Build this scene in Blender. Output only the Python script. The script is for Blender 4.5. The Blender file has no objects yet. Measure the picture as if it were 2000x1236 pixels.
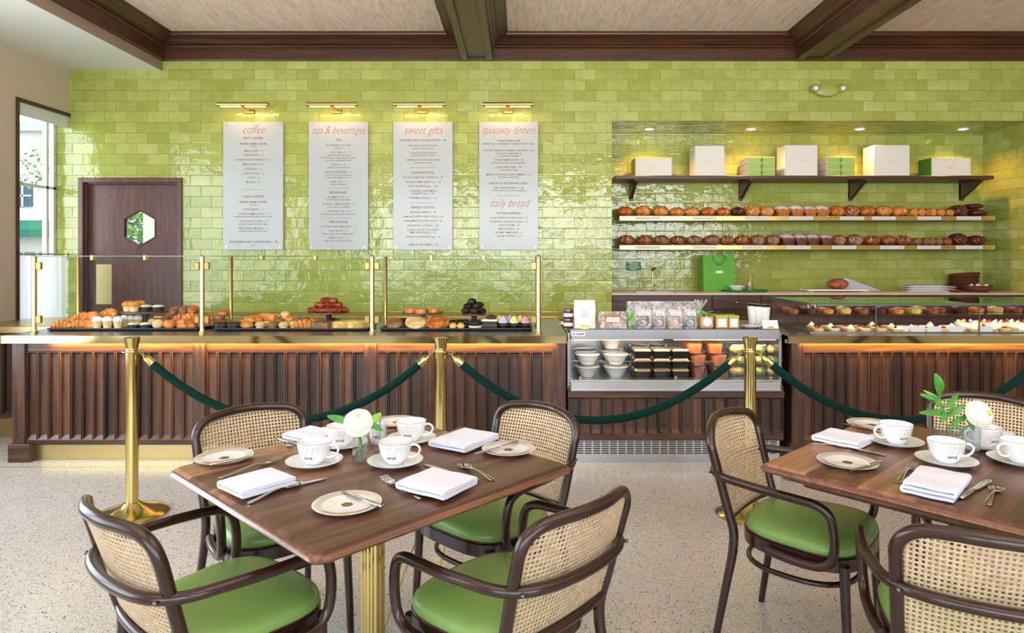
import bpy, bmesh, math, random
from mathutils import Vector, Matrix, noise as mnoise
sc = bpy.context.scene
COL = sc.collection
PI = math.pi
F, CX, CY, H = 1300.0, 1015.0, 500.0, 1.43      # focal length and horizon in pixels of the 2000x1236 frame, eye height in metres

# ------------------------------------------------------------------ camera, world, lights, exposure
cam = bpy.data.objects.new('camera', bpy.data.cameras.new('camera'))
COL.objects.link(cam)
cam.location = (0, 0, H); cam.rotation_euler = (PI/2, 0, 0)
cam.data.sensor_width = 36; cam.data.lens = F/2000*36
cam.data.shift_x = -(CX-1000)/2000; cam.data.shift_y = -(618-CY)/2000
cam.data.clip_start = 0.05; cam.data.clip_end = 200
sc.camera = cam
sc.view_settings.view_transform = 'Standard'; sc.view_settings.look = 'None'
sc.view_settings.exposure = -0.17; sc.view_settings.gamma = 1.0
sc.view_settings.use_curve_mapping = False
sc.cycles.use_denoising = True
sc.cycles.max_bounces = 8; sc.cycles.transparent_max_bounces = 16
sc.cycles.diffuse_bounces = 4; sc.cycles.glossy_bounces = 4; sc.cycles.transmission_bounces = 6
sc.cycles.sample_clamp_indirect = 6.0
sc.cycles.caustics_reflective = False; sc.cycles.caustics_refractive = False
w = bpy.data.worlds.new('sky'); sc.world = w; w.use_nodes = True
bg = w.node_tree.nodes['Background']; bg.inputs[0].default_value = (0.80, 0.90, 1.0, 1); bg.inputs[1].default_value = 3.0

def area(name, loc, rot, sx, sy, power, col, spread=PI):
    l = bpy.data.lights.new(name, 'AREA'); l.shape = 'RECTANGLE'; l.size = sx; l.size_y = sy
    l.energy = power; l.color = col; l.spread = spread
    o = bpy.data.objects.new(name, l); COL.objects.link(o); o.location = loc; o.rotation_euler = rot
    return o
# daylight through the storefront windows behind the camera and down the left side
for k, x in enumerate((-2.6, 0.3, 3.2)):
    area('window_daylight', (x, -2.9, 1.75), (PI/2, 0, 0), 2.3, 2.3, 76, (0.86, 0.94, 1.0))
for k, y in enumerate((1.05, 3.45)):
    area('side_window_daylight', (-4.27, y, 1.65), (0, -PI/2, 0), 2.1, 2.0, 70, (0.84, 0.93, 1.0))
area('corner_window_daylight', (-5.7, 5.0, 1.9), (PI/2, 0, -math.radians(42)), 1.3, 2.2, 70, (0.92, 0.97, 1.0))
area('ceiling_fill_light', (1.0, 0.3, 2.15), (2.5, 0, 0), 7.0, 2.0, 330, (1.0, 0.965, 0.93))  # added fill light, aimed up and forward to brighten the ceiling

# ------------------------------------------------------------------ helpers
def s2l(c):
    return tuple(((v/255)/12.92 if v/255 <= 0.04045 else ((v/255+0.055)/1.055)**2.4) for v in c)
def PX(x, D): return (x-CX)*D/F                      # lateral metres of pixel x at distance D
def PZ(y, D): return H-(y-CY)*D/F                    # height of pixel y at distance D
def ON(x, y, z):                                     # the point at height z seen at pixel x, y
    D = F*(H-z)/(y-CY); return ((x-CX)*D/F, D, z)

class MB:
    def __init__(s): s.v = []; s.f = []; s.m = []; s.M = None
    def add(s, vs, fs, mi=0):
        n = len(s.v)
        s.v += [tuple(s.M @ Vector(p)) for p in vs] if s.M is not None else [tuple(p) for p in vs]
        s.f += [tuple(i+n for i in f) for f in fs]; s.m += [mi]*len(fs)
        return s
    def box(s, x0, x1, y0, y1, z0, z1, b=0.0, mi=0):
        if x0 > x1: x0, x1 = x1, x0
        if y0 > y1: y0, y1 = y1, y0
        if z0 > z1: z0, z1 = z1, z0
        if b <= 0:
            return s.add([(x, y, z) for z in (z0, z1) for y in (y0, y1) for x in (x0, x1)],
                         [(0,2,3,1),(4,5,7,6),(0,1,5,4),(2,6,7,3),(0,4,6,2),(1,3,7,5)], mi)
        b = min(b, (x1-x0)*.49, (y1-y0)*.49, (z1-z0)*.49)
        vs = []; idx = {}
        for a in (0, 1):
            for c in (0, 1):
                for e in (0, 1):
                    X, Y, Z = (x0, x1)[a], (y0, y1)[c], (z0, z1)[e]
                    dx, dy, dz = (b, -b)[a], (b, -b)[c], (b, -b)[e]
                    for k, p in enumerate(((X, Y+dy, Z+dz), (X+dx, Y, Z+dz), (X+dx, Y+dy, Z))):
                        idx[(a, c, e, k)] = len(vs); vs.append(p)
        g = lambda a, c, e, k: idx[(a, c, e, k)]
        fs = []
        for a in (0, 1): fs.append([g(a,0,0,0), g(a,1,0,0), g(a,1,1,0), g(a,0,1,0)])
        for c in (0, 1): fs.append([g(0,c,0,1), g(1,c,0,1), g(1,c,1,1), g(0,c,1,1)])
        for e in (0, 1): fs.append([g(0,0,e,2), g(1,0,e,2), g(1,1,e,2), g(0,1,e,2)])
        for c in (0, 1):
            for e in (0, 1): fs.append([g(0,c,e,1), g(1,c,e,1), g(1,c,e,2), g(0,c,e,2)])
            for a in (0, 1): fs.append([g(a,c,0,0), g(a,c,1,0), g(a,c,1,1), g(a,c,0,1)])
        for a in (0, 1):
            for e in (0, 1): fs.append([g(a,0,e,0), g(a,1,e,0), g(a,1,e,2), g(a,0,e,2)])
        for a in (0, 1):
            for c in (0, 1):
                for e in (0, 1): fs.append([g(a,c,e,0), g(a,c,e,1), g(a,c,e,2)])
        cen = Vector(((x0+x1)/2, (y0+y1)/2, (z0+z1)/2)); out = []
        for f in fs:
            p = [Vector(vs[i]) for i in f]; nn = (p[1]-p[0]).cross(p[2]-p[0])
            out.append(tuple(f) if nn.dot(sum(p, Vector())/len(p)-cen) > 0 else tuple(reversed(f)))
        return s.add(vs, out, mi)
    def lathe(s, prof, n=32, c=(0,0,0), mi=0, rad=None):
        vs = []; fs = []
        for (r, z) in prof:
            for k in range(n):
                a = 2*PI*k/n; q = r*(rad(a) if rad else 1)
                vs.append((c[0]+q*math.cos(a), c[1]+q*math.sin(a), c[2]+z))
        for j in range(len(prof)-1):
            for k in range(n):
                k2 = (k+1) % n; fs.append((j*n+k, j*n+k2, (j+1)*n+k2, (j+1)*n+k))
        if prof[0][0] > 1e-6: fs.append(tuple(reversed(range(n))))
        if prof[-1][0] > 1e-6: fs.append(tuple((len(prof)-1)*n+k for k in range(n)))
        return s.add(vs, fs, mi)
    def tube(s, path, r, n=10, closed=False, mi=0, flat=1.0, up=None):
        P = [Vector(p) for p in path]; m = len(P)
        R = r if isinstance(r, (list, tuple)) else [r]*m
        T = []
        for i in range(m):
            if closed: t = P[(i+1) % m]-P[(i-1) % m]
            else: t = P[min(i+1, m-1)]-P[max(i-1, 0)]
            T.append(t.normalized() if t.length > 0 else Vector((0,0,1)))
        u = Vector(up) if up else (Vector((0,0,1)) if abs(T[0].z) < .9 else Vector((1,0,0)))
        u = (u-T[0]*u.dot(T[0])).normalized()
        vs = []; fs = []
        for i in range(m):
            u = (u-T[i]*u.dot(T[i])).normalized(); b = T[i].cross(u)
            for k in range(n):
                a = 2*PI*k/n; vs.append(P[i]+u*(math.cos(a)*R[i]*flat)+b*(math.sin(a)*R[i]))
        for i in range(m if closed else m-1):
            j = (i+1) % m
            for k in range(n):
                k2 = (k+1) % n; fs.append((i*n+k, i*n+k2, j*n+k2, j*n+k))
        if not closed:
            fs.append(tuple(reversed(range(n)))); fs.append(tuple((m-1)*n+k for k in range(n)))
        return s.add(vs, fs, mi)
    def prism(s, poly, a0, a1, ax='z', mi=0):
        n = len(poly)
        def p(u, v, a): return {'z': (u, v, a), 'y': (u, a, v), 'x': (a, u, v)}[ax]
        vs = [p(u, v, a0) for u, v in poly]+[p(u, v, a1) for u, v in poly]
        fs = [tuple(reversed(range(n))), tuple(range(n, 2*n))]+[(i, (i+1) % n, (i+1) % n+n, i+n) for i in range(n)]
        return s.add(vs, fs, mi)
    def rings(s, rs, mi=0, cap=True):
        n = len(rs[0]); vs = [p for r in rs for p in r]
        fs = [(j*n+k, j*n+(k+1) % n, (j+1)*n+(k+1) % n, (j+1)*n+k) for j in range(len(rs)-1) for k in range(n)]
        if cap: fs += [tuple(reversed(range(n))), tuple((len(rs)-1)*n+k for k in range(n))]
        return s.add(vs, fs, mi)
    def ball(s, c, r, nu=16, nv=10, mi=0, fn=None):
        rx, ry, rz = (r, r, r) if not isinstance(r, (tuple, list)) else r
        vs = []; fs = []
        for j in range(nv+1):
            t = PI*j/nv
            for k in range(nu):
                a = 2*PI*k/nu; d = Vector((math.sin(t)*math.cos(a), math.sin(t)*math.sin(a), -math.cos(t)))
                q = fn(d) if fn else 1.0
                vs.append((c[0]+d.x*rx*q, c[1]+d.y*ry*q, c[2]+d.z*rz*q))
        for j in range(nv):
            for k in range(nu):
                k2 = (k+1) % nu; fs.append((j*nu+k, j*nu+k2, (j+1)*nu+k2, (j+1)*nu+k))
        return s.add(vs, fs, mi)
    def build(s, name, mats, parent=None, smooth=35, loc=None, rz=0, flatbase=False):
        me = bpy.data.meshes.new(name); me.from_pydata(s.v, [], s.f)
        for m_ in (mats if isinstance(mats, (list, tuple)) else [mats]): me.materials.append(MT(m_) if isinstance(m_, str) else m_)
        if len(me.materials) > 1: me.polygons.foreach_set('material_index', s.m)
        bm = bmesh.new(); bm.from_mesh(me)
        bmesh.ops.remove_doubles(bm, verts=bm.verts, dist=1e-6)
        bmesh.ops.recalc_face_normals(bm, faces=bm.faces); bm.to_mesh(me); bm.free()
        if smooth:
            me.polygons.foreach_set('use_smooth', [True]*len(me.polygons))
            me.set_sharp_from_angle(angle=math.radians(smooth))
        o = bpy.data.objects.new(name, me); COL.objects.link(o)
        if parent is not None: o.parent = parent
        if loc is not None: o.location = loc
        if rz: o.rotation_euler.z = rz
        return o

def tag(o, label=None, cat=None, group=None, kind=None):
    if label: o['label'] = label
    if cat: o['category'] = cat
    if group: o['group'] = group
    if kind: o['kind'] = kind
    return o
def thing(name, label, cat, loc=(0,0,0), rz=0, group=None):
    o = bpy.data.objects.new(name, None); COL.objects.link(o); o.location = loc; o.rotation_euler = (0, 0, rz)
    o.empty_display_size = .05
    return tag(o, label, cat, group)
def struct(o, label=None): return tag(o, label=label, kind='structure')
def dup(root, loc, rz=0, label=None, group=None, scale=None, rot=None):
    def cp(o, par):
        c = o.copy(); COL.objects.link(c)
        if par is not None: c.parent = par
        for ch in [x for x in list(o.children)]: cp(ch, c)
        return c
    r = cp(root, None); r.location = loc; r.rotation_euler = rot if rot else (0, 0, rz)
    if label: r['label'] = label
    if group: r['group'] = group
    if scale: r.scale = scale if isinstance(scale, (tuple, list)) else (scale,)*3
    return r
def spline(pts, n=8, closed=False):
    P = [Vector(p) for p in pts]; m = len(P); out = []
    rng = range(m if closed else m-1)
    for i in rng:
        if closed: p0, p1, p2, p3 = P[(i-1) % m], P[i], P[(i+1) % m], P[(i+2) % m]
        else: p0, p1, p2, p3 = P[max(i-1, 0)], P[i], P[i+1], P[min(i+2, m-1)]
        for k in range(n):
            t = k/n
            out.append(.5*((2*p1)+(-p0+p2)*t+(2*p0-5*p1+4*p2-p3)*t*t+(-p0+3*p1-3*p2+p3)*t**3))
    if not closed: out.append(P[-1])
    return out
def rrect(hx, hy, r, n=5, z=0, c=(0,0)):
    out = []
    for (sx, sy, a0) in ((1,1,0), (-1,1,PI/2), (-1,-1,PI), (1,-1,1.5*PI)):
        for k in range(n+1):
            a = a0+PI/2*k/n; out.append((c[0]+sx*(hx-r)+r*math.cos(a), c[1]+sy*(hy-r)+r*math.sin(a), z))
    return out
_tc = {}
def text2d(s, size, shear=0.0, align='CENTER', off=0.0, spacing=1.0):
    key = (s, round(size, 5), shear, align, off, spacing)
    if key in _tc: return _tc[key]
    cu = bpy.data.curves.new('lettering', 'FONT'); cu.body = s; cu.size = size; cu.align_x = align; cu.align_y = 'CENTER'
    cu.shear = shear; cu.offset = off; cu.space_character = spacing; cu.resolution_u = 2
    o = bpy.data.objects.new('lettering', cu); me = o.to_mesh()
    vs = [tuple(v.co) for v in me.vertices]; fs = [tuple(p.vertices) for p in me.polygons]
    o.to_mesh_clear(); bpy.data.objects.remove(o); bpy.data.curves.remove(cu)
    _tc[key] = (vs, fs); return vs, fs

# ------------------------------------------------------------------ materials
MATS = {}
def MT(k): return MATS[k]
class N:
    def __init__(s, name):
        s.mat = bpy.data.materials.new(name); s.mat.use_nodes = True; s.t = s.mat.node_tree; s.t.nodes.clear()
        s.out = s.t.nodes.new('ShaderNodeOutputMaterial'); MATS[name] = s.mat
    def n(s, ty, **kw):
        nd = s.t.nodes.new('ShaderNode'+ty)
        for k, v in kw.items():
            if k.startswith('_'): setattr(nd, k[1:], v)
        return nd
    def link(s, a, b): s.t.links.new(a, b)
    def set(s, sock, v):
        if hasattr(v, 'is_output') or hasattr(v, 'links'): s.link(v, sock)
        elif isinstance(v, (tuple, list)) and len(v) == 3 and sock.type == 'RGBA': sock.default_value = (*v, 1)
        else: sock.default_value = v
    def math(s, op, a, b=None, c=None, clamp=False):
        nd = s.n('Math', _operation=op, _use_clamp=clamp)
        for i, v in enumerate((a, b, c)):
            if v is not None: s.set(nd.inputs[i], v)
        return nd.outputs[0]
    def noise(s, vec, scale, detail=3, rough=.5, dist=0.0):
        nd = s.n('TexNoise'); s.link(vec, nd.inputs['Vector']); nd.inputs['Scale'].default_value = scale
        nd.inputs['Detail'].default_value = detail; nd.inputs['Roughness'].default_value = rough
        nd.inputs['Distortion'].default_value = dist; return nd.outputs['Fac']
    def mapping(s, scale=(1,1,1), loc=(0,0,0), rot=(0,0,0), src='Object'):
        tc = s.n('TexCoord'); mp = s.n('Mapping'); s.link(tc.outputs[src], mp.inputs[0])
        mp.inputs['Scale'].default_value = scale; mp.inputs['Location'].default_value = loc; mp.inputs['Rotation'].default_value = rot
        return mp.outputs[0]
    def ramp(s, fac, stops, interp='LINEAR'):
        nd = s.n('ValToRGB'); nd.color_ramp.interpolation = interp; e = nd.color_ramp.elements
        while len(e) < len(stops): e.new(0.5)
        for i, (p, c) in enumerate(stops): e[i].position = p; e[i].color = (*c, 1)
        s.link(fac, nd.inputs[0]); return nd.outputs[0]
    def mix(s, fac, a, b, mode='MIX'):
        nd = s.n('Mix', _data_type='RGBA', _blend_type=mode)
        s.set(nd.inputs[0], fac); s.set(nd.inputs[6], a); s.set(nd.inputs[7], b); return nd.outputs[2]
    def bump(s, h, strength=.3, dist=.01, normal=None):
        nd = s.n('Bump'); s.link(h, nd.inputs['Height']); nd.inputs['Strength'].default_value = strength
        nd.inputs['Distance'].default_value = dist
        if normal is not None: s.link(normal, nd.inputs['Normal'])
        return nd.outputs[0]
    def pbr(s, color, rough=.5, metal=0.0, normal=None, spec=None, coat=0.0, coatr=.1, sheen=0.0, emit=None, es=0.0, trans=0.0, sss=0.0, ior=None, alpha=None):
        b = s.n('BsdfPrincipled'); s.set(b.inputs['Base Color'], color); s.set(b.inputs['Roughness'], rough)
        s.set(b.inputs['Metallic'], metal)
        if normal is not None: s.link(normal, b.inputs['Normal'])
        if spec is not None: b.inputs['Specular IOR Level'].default_value = spec
        if coat: b.inputs['Coat Weight'].default_value = coat; b.inputs['Coat Roughness'].default_value = coatr
        if sheen: b.inputs['Sheen Weight'].default_value = sheen
        if trans: b.inputs['Transmission Weight'].default_value = trans
        if ior: b.inputs['IOR'].default_value = ior
        if alpha is not None: s.set(b.inputs['Alpha'], alpha)
        if sss: b.inputs['Subsurface Weight'].default_value = sss; b.inputs['Subsurface Scale'].default_value = .01
        if emit is not None: s.set(b.inputs['Emission Color'], emit); b.inputs['Emission Strength'].default_value = es
        s.link(b.outputs[0], s.out.inputs[0]); return s.mat

def simple(name, rgb, rough=.5, metal=0.0, var=0.0, vscale=20, bump=0.0, bscale=60, **kw):
    m = N(name); c = s2l(rgb); nrm = None; col = c
    if var or bump: vec = m.mapping()
    if var:
        lo = tuple(v*(1-var) for v in c); hi = tuple(min(1, v*(1+var)) for v in c)
        col = m.ramp(m.noise(vec, vscale, 4), [(.3, lo), (.7, hi)])
    if bump: nrm = m.bump(m.noise(vec, bscale, 3), bump, .004)
    return m.pbr(col, rough, metal, nrm, **kw)

def tile(name, au, av, x0, z0, tw=.2044, th=.1014):
    m = N(name); tc = m.n('TexCoord'); sp = m.n('SeparateXYZ'); m.link(tc.outputs['Object'], sp.inputs[0])
    U = sp.outputs[au]; V = sp.outputs[av]
    v = m.math('DIVIDE', m.math('SUBTRACT', V, z0), th); row = m.math('FLOOR', v); fv = m.math('FRACT', v)
    odd = m.math('MULTIPLY', m.math('FLOORED_MODULO', row, 2.0), .5)
    u = m.math('ADD', m.math('DIVIDE', m.math('SUBTRACT', U, x0), tw), odd); colm = m.math('FLOOR', u); fu = m.math('FRACT', u)
    cb = m.n('CombineXYZ'); m.link(row, cb.inputs[0]); m.link(colm, cb.inputs[1]); cb.inputs[2].default_value = 3.7
    wn = m.n('TexWhiteNoise'); m.link(cb.outputs[0], wn.inputs[0]); sw = m.n('SeparateXYZ'); m.link(wn.outputs['Color'], sw.inputs[0])
    r1, r2, r3 = sw.outputs
    du = m.math('MULTIPLY', m.math('MINIMUM', fu, m.math('SUBTRACT', 1.0, fu)), tw)
    dv = m.math('MULTIPLY', m.math('MINIMUM', fv, m.math('SUBTRACT', 1.0, fv)), th)
    d = m.math('MINIMUM', du, dv)
    grout = m.n('MapRange'); m.link(d, grout.inputs[0]); grout.inputs[1].default_value = .0009; grout.inputs[2].default_value = .0022
    pil = m.n('MapRange', _interpolation_type='SMOOTHSTEP'); m.link(d, pil.inputs[0]); pil.inputs[1].default_value = 0; pil.inputs[2].default_value = .010
    # glaze colour: one tone a tile, plus a soft cloud of its own inside each tile
    off = m.n('VectorMath', _operation='SCALE'); m.link(wn.outputs['Color'], off.inputs[0]); off.inputs['Scale'].default_value = 9.0
    vv = m.n('VectorMath', _operation='ADD'); m.link(tc.outputs['Object'], vv.inputs[0]); m.link(off.outputs[0], vv.inputs[1])
    cloud = m.noise(vv.outputs[0], 9, 2)
    tone = m.math('ADD', m.math('MULTIPLY', r1, .45), m.math('MULTIPLY', cloud, .55))
    base = m.ramp(tone, [(.10, s2l((140,150,58))), (.40, s2l((154,163,76))), (.64, s2l((166,174,90))), (.88, s2l((180,187,114)))])
    edge = m.n('MapRange'); m.link(d, edge.inputs[0]); edge.inputs[1].default_value = .002; edge.inputs[2].default_value = .009
    edge.inputs[3].default_value = .18; edge.inputs[4].default_value = 0
    base = m.mix(edge.outputs[0], base, s2l((192,200,138)))
    base = m.mix(grout.outputs[0], s2l((70,72,40)), base)
    wave = m.noise(vv.outputs[0], 11, 2, .45); fine = m.noise(vv.outputs[0], 42, 2, .5)
    tilt = m.math('ADD', m.math('MULTIPLY', m.math('MULTIPLY', m.math('SUBTRACT', r2, .5), fu), .0060),
                  m.math('MULTIPLY', m.math('MULTIPLY', m.math('SUBTRACT', r3, .5), fv), .0036))
    h = m.math('ADD', m.math('MULTIPLY', pil.outputs[0], .0004), m.math('MULTIPLY', wave, .0050))
    h = m.math('ADD', h, m.math('MULTIPLY', fine, .0009)); h = m.math('ADD', h, tilt)
    return m.pbr(base, m.mix(grout.outputs[0], (.6,.6,.6), (.055,.055,.055)), 0, m.bump(h, 1.0, 1.0), spec=.5)
ZT, XT = 3.2173, -4.277
tile('tile_back', 0, 2, XT, ZT); tile('tile_side', 1, 2, 6.37, ZT); tile('tile_ceiling', 0, 1, XT, 6.37, th=.1014)

def wood(name, stops, axis='z', scale=1.0, rough=.35, pitch=None, coat=.0, bumpy=.08, pitch_axis=0):
    m = N(name); k = {'x': (1.2, 16, 16), 'y': (16, 1.2, 16), 'z': (16, 16, 1.2)}[axis]
    tc = m.n('TexCoord'); src = tc.outputs['Object']; rnd = None
    if pitch:
        sp = m.n('SeparateXYZ'); m.link(src, sp.inputs[0])
        idx = m.math('FLOOR', m.math('DIVIDE', sp.outputs[pitch_axis], pitch))
        wn = m.n('TexWhiteNoise', _noise_dimensions='1D'); m.link(idx, wn.inputs['W']); rnd = wn.outputs['Value']
        sv = m.n('VectorMath', _operation='SCALE'); m.link(wn.outputs['Color'], sv.inputs[0]); sv.inputs['Scale'].default_value = 5.0
        ad = m.n('VectorMath', _operation='ADD'); m.link(src, ad.inputs[0]); m.link(sv.outputs[0], ad.inputs[1]); src = ad.outputs[0]
    mp = m.n('Mapping'); m.link(src, mp.inputs[0]); mp.inputs['Scale'].default_value = tuple(v*scale for v in k)
    g1 = m.noise(mp.outputs[0], 1.0, 5, .6, 1.2)
    mp2 = m.n('Mapping'); m.link(src, mp2.inputs[0]); mp2.inputs['Scale'].default_value = tuple(v*scale*(6 if v > 2 else 1.5) for v in k)
    g2 = m.noise(mp2.outputs[0], 1.0, 3, .6)
    fac = m.math('ADD', m.math('MULTIPLY', g1, .70), m.math('MULTIPLY', g2, .30))
    if rnd is not None: fac = m.math('ADD', m.math('MULTIPLY', fac, .72), m.math('MULTIPLY', rnd, .28))
    c = m.ramp(fac, stops)
    return m.pbr(c, rough, 0, m.bump(g2, bumpy, .003), coat=coat, coatr=.15)
WAL = [(.30, s2l((28,16,11))), (.44, s2l((56,34,24))), (.56, s2l((80,51,36))), (.72, s2l((116,78,55)))]
WALD = [(.25, s2l((44,25,20))), (.50, s2l((72,43,32))), (.80, s2l((104,66,48)))]
wood('walnut_boards', WAL, 'z', 1.0, .38, pitch=.0787, coat=.15)
wood('walnut_upright', WAL, 'z', 1.1, .38, coat=.15)
wood('walnut_rail', WAL, 'x', 1.0, .38, coat=.15)
wood('walnut_top', [(.30, s2l((66,40,27))), (.45, s2l((108,72,50))), (.56, s2l((140,98,70))), (.70, s2l((176,132,98)))], 'x', .9, .36, pitch=.155, coat=.12, pitch_axis=1)
wood('walnut_edge', [(.25, s2l((66,38,26))), (.5, s2l((112,70,48))), (.80, s2l((160,108,78)))], 'x', .9, .25, coat=.5)
wood('beam_x', [(.25, s2l((40,20,10))), (.5, s2l((68,36,18))), (.8, s2l((94,54,30)))], 'x', .8, .36, coat=.15)
wood('beam_y', [(.25, s2l((46,22,12))), (.5, s2l((70,36,21))), (.8, s2l((92,52,32)))], 'y', .8, .42, coat=.1)
wood('door_veneer', [(.25, s2l((60,36,34))), (.5, s2l((88,57,50))), (.8, s2l((120,84,72)))], 'z', 1.6, .42)
wood('shelf_walnut', WALD, 'x', 1.2, .4)
wood('bentwood', [(.2, s2l((32,16,12))), (.5, s2l((45,23,18))), (.8, s2l((60,32,24)))], 'y', .8, .27, coat=.25, bumpy=.02)
wood('bowl_wood', [(.2, s2l((70,36,24))), (.5, s2l((98,54,36))), (.8, s2l((128,78,52)))], 'x', 2, .45)

def terrazzo():
    m = N('terrazzo'); v = m.mapping()
    big = m.noise(v, .8, 2)
    base = m.ramp(big, [(.3, s2l((182,179,172))), (.7, s2l((198,195,188)))])
    def chips(scale, lo, col, b, seed):
        nonlocal base
        vo = m.n('TexVoronoi'); mp = m.mapping(loc=(seed, seed*2, 0)); m.link(mp, vo.inputs['Vector']); vo.inputs['Scale'].default_value = scale
        sp = m.n('SeparateColor'); m.link(vo.outputs['Color'], sp.inputs[0])
        pick = m.math('GREATER_THAN', sp.outputs[0], lo)
        near = m.math('LESS_THAN', m.math('ADD', vo.outputs['Distance'], m.math('MULTIPLY', m.noise(mp, scale*1.7, 1), .3)), b)
        base = m.mix(m.math('MULTIPLY', pick, near), base, col)
    chips(150, .55, s2l((226,221,212)), .52, 1.3); chips(120, .72, s2l((160,140,120)), .48, 4.1)
    chips(95, .78, s2l((96,80,68)), .42, 7.7); chips(70, .86, s2l((62,52,48)), .42, 2.9); chips(210, .80, s2l((120,98,80)), .50, 9.2)
    m.pbr(base, .22, 0, None, spec=.5)
terrazzo()
def grasscloth():
    m = N('grasscloth'); g = m.noise(m.mapping(scale=(150, 9, 9)), 1.0, 4, .6, .8); g2 = m.noise(m.mapping(scale=(34, 3, 3), rot=(0,0,.05)), 1.0, 3)
    f = m.math('ADD', m.math('MULTIPLY', g, .75), m.math('MULTIPLY', g2, .25))
    c = m.ramp(f, [(.32, s2l((184,160,144))), (.5, s2l((226,204,188))), (.68, s2l((246,230,216)))])
    m.pbr(c, .85, 0, m.bump(f, .6, .006))
grasscloth()
def linen():
    m = N('wall_linen'); g = m.noise(m.mapping(scale=(60, 60, 420)), 1.0, 2); g2 = m.noise(m.mapping(scale=(420, 420, 60)), 1.0, 2)
    f = m.math('ADD', m.math('MULTIPLY', g, .5), m.math('MULTIPLY', g2, .5))
    m.pbr(m.ramp(f, [(.3, s2l((186,168,146))), (.7, s2l((206,188,166)))]), .85)
linen()
simple('soffit_white', (226,228,220), .7); simple('soffit_shaded', (150,128,110), .7)
simple('brass', (210,190,124), .15, 1.0); simple('brass_soft', (200,172,108), .28, 1.0, var=.05)
simple('brass_aged', (160,128,74), .30, 1.0); simple('brass_kick', (206,188,134), .30, 1.0, bump=.05, bscale=4)
simple('gold', (222,184,104), .22, 1.0); simple('steel', (150,150,152), .30, 1.0, bump=.02); simple('brass_edge', (204,194,146), .10, 1.0); simple('steel_light', (186,186,188), .3, 1.0); simple('steel_dark', (110,112,116), .35, 1.0)
simple('silver', (214,212,208), .13, 1.0); simple('chrome', (220,222,226), .08, 1.0)
simple('leather', (122,160,82), .34, 0, var=.06, vscale=5, bump=.10, bscale=220, coat=.15, coatr=.3)
simple('velvet', (4,40,34), .9, 0, var=.15, vscale=200, sheen=.03, spec=.12)
simple('black_tray', (38,32,32), .5); simple('black', (18,18,18), .5); simple('rubber', (28,28,30), .6)
simple('porcelain', (234,236,238), .10, 0, coat=.6); simple('print_black', (40,38,36), .5); simple('print_grey', (150,148,146), .4)
simple('cotton', (222,230,246), .85, 0, bump=.04, bscale=500); simple('paper_white', (220,219,216), .7); simple('paper_grey', (190,194,204), .7)
simple('box_white', (226,222,212), .55, bump=.05, bscale=120); simple('box_edge', (190,180,160), .6)
simple('box_green', (156,190,72), .5); simple('box_green_dark', (82,140,48), .5)
simple('bag_green', (88,164,48), .6, var=.10, vscale=30, bump=.1); simple('tray_green', (24,140,52), .4)
simple('counter_stone', (206,192,184), .3, var=.03, vscale=20); simple('sign_green', (40,112,62), .5); simple('outlet_green', (150,166,84), .35)
simple('leaf', (62,128,36), .4, var=.25, vscale=25); simple('leaf_light', (118,176,54), .4, var=.15, vscale=25); simple('stem_green', (92,140,48), .5)
simple('petal', (238,236,220), .6, var=.03, vscale=30); simple('petal_core', (196,206,110), .6); simple('bud_orange', (226,150,60), .5)
simple('ribbon_green', (104,200,50), .35); simple('copper_print', (176,92,60), .5); simple('menu_print', (122,104,98), .6)
simple('blind', (208,212,208), .8); simple('frame_dark', (70,44,34), .4)
simple('facade', (244,238,226), .8); simple('awning', (40,130,100), .7); simple('bark', (90,70,50), .9); simple('asphalt', (150,150,148), .9); simple('win_blue', (70,96,120), .15)
simple('tree_leaf', (124,168,92), .6, var=.3, vscale=3)
# food
def crust(name, stops, scale=17, rough=.42, bump=.75, bs=45):
    m = N(name); v = m.mapping(); f = m.noise(v, scale, 5, .62)
    m.pbr(m.ramp(f, [(p, s2l(c)) for p, c in stops]), rough, 0, m.bump(m.noise(v, bs, 4), bump, .006), spec=.35); return m
crust('crust_gold', [(.3, (164,84,32)), (.5, (218,134,58)), (.72, (246,192,116))])
crust('crust_amber', [(.3, (132,60,22)), (.5, (194,100,38)), (.72, (236,162,84))])
crust('crust_brown', [(.3, (100,50,28)), (.5, (150,84,50)), (.72, (192,128,86))])
crust('crust_dark', [(.3, (44,20,14)), (.5, (80,38,24)), (.72, (122,66,42))])
crust('crust_black', [(.3, (26,14,12)), (.5, (46,26,22)), (.72, (84,50,40))])
crust('crumb_pale', [(.3, (196,150,96)), (.5, (226,188,134)), (.72, (244,220,178))], 14)
crust('rye', [(.3, (98,60,38)), (.5, (140,96,66)), (.72, (178,138,104))], 12)
crust('floury', [(.35, (150,84,52)), (.5, (206,176,156)), (.66, (240,230,220))], 16, .8)
crust('floury_dark', [(.35, (60,34,28)), (.5, (110,84,74)), (.66, (214,204,196))], 22, .8)
crust('bacon', [(.3, (80,26,14)), (.5, (140,54,26)), (.72, (196,102,50))], 20, .3, .8, 40)
crust('chocolate', [(.3, (24,14,12)), (.6, (46,28,22)), (.8, (70,46,36))], 12, .35, .3)
crust('yellow_cake', [(.3, (206,158,72)), (.5, (232,194,106)), (.72, (246,222,150))], 18)
crust('granola', [(.3, (120,72,44)), (.5, (176,122,82)), (.72, (214,172,128))], 60, .7, .8, 120)
crust('nuts', [(.3, (206,180,130)), (.5, (232,214,172)), (.72, (246,236,210))], 40, .7, .8, 90)
simple('cream', (244,234,208), .5, bump=.2, bscale=80); simple('custard', (238,204,120), .4); simple('berry', (176,24,36), .2, coat=.4); simple('berry_dark', (84,20,44), .25)
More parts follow.
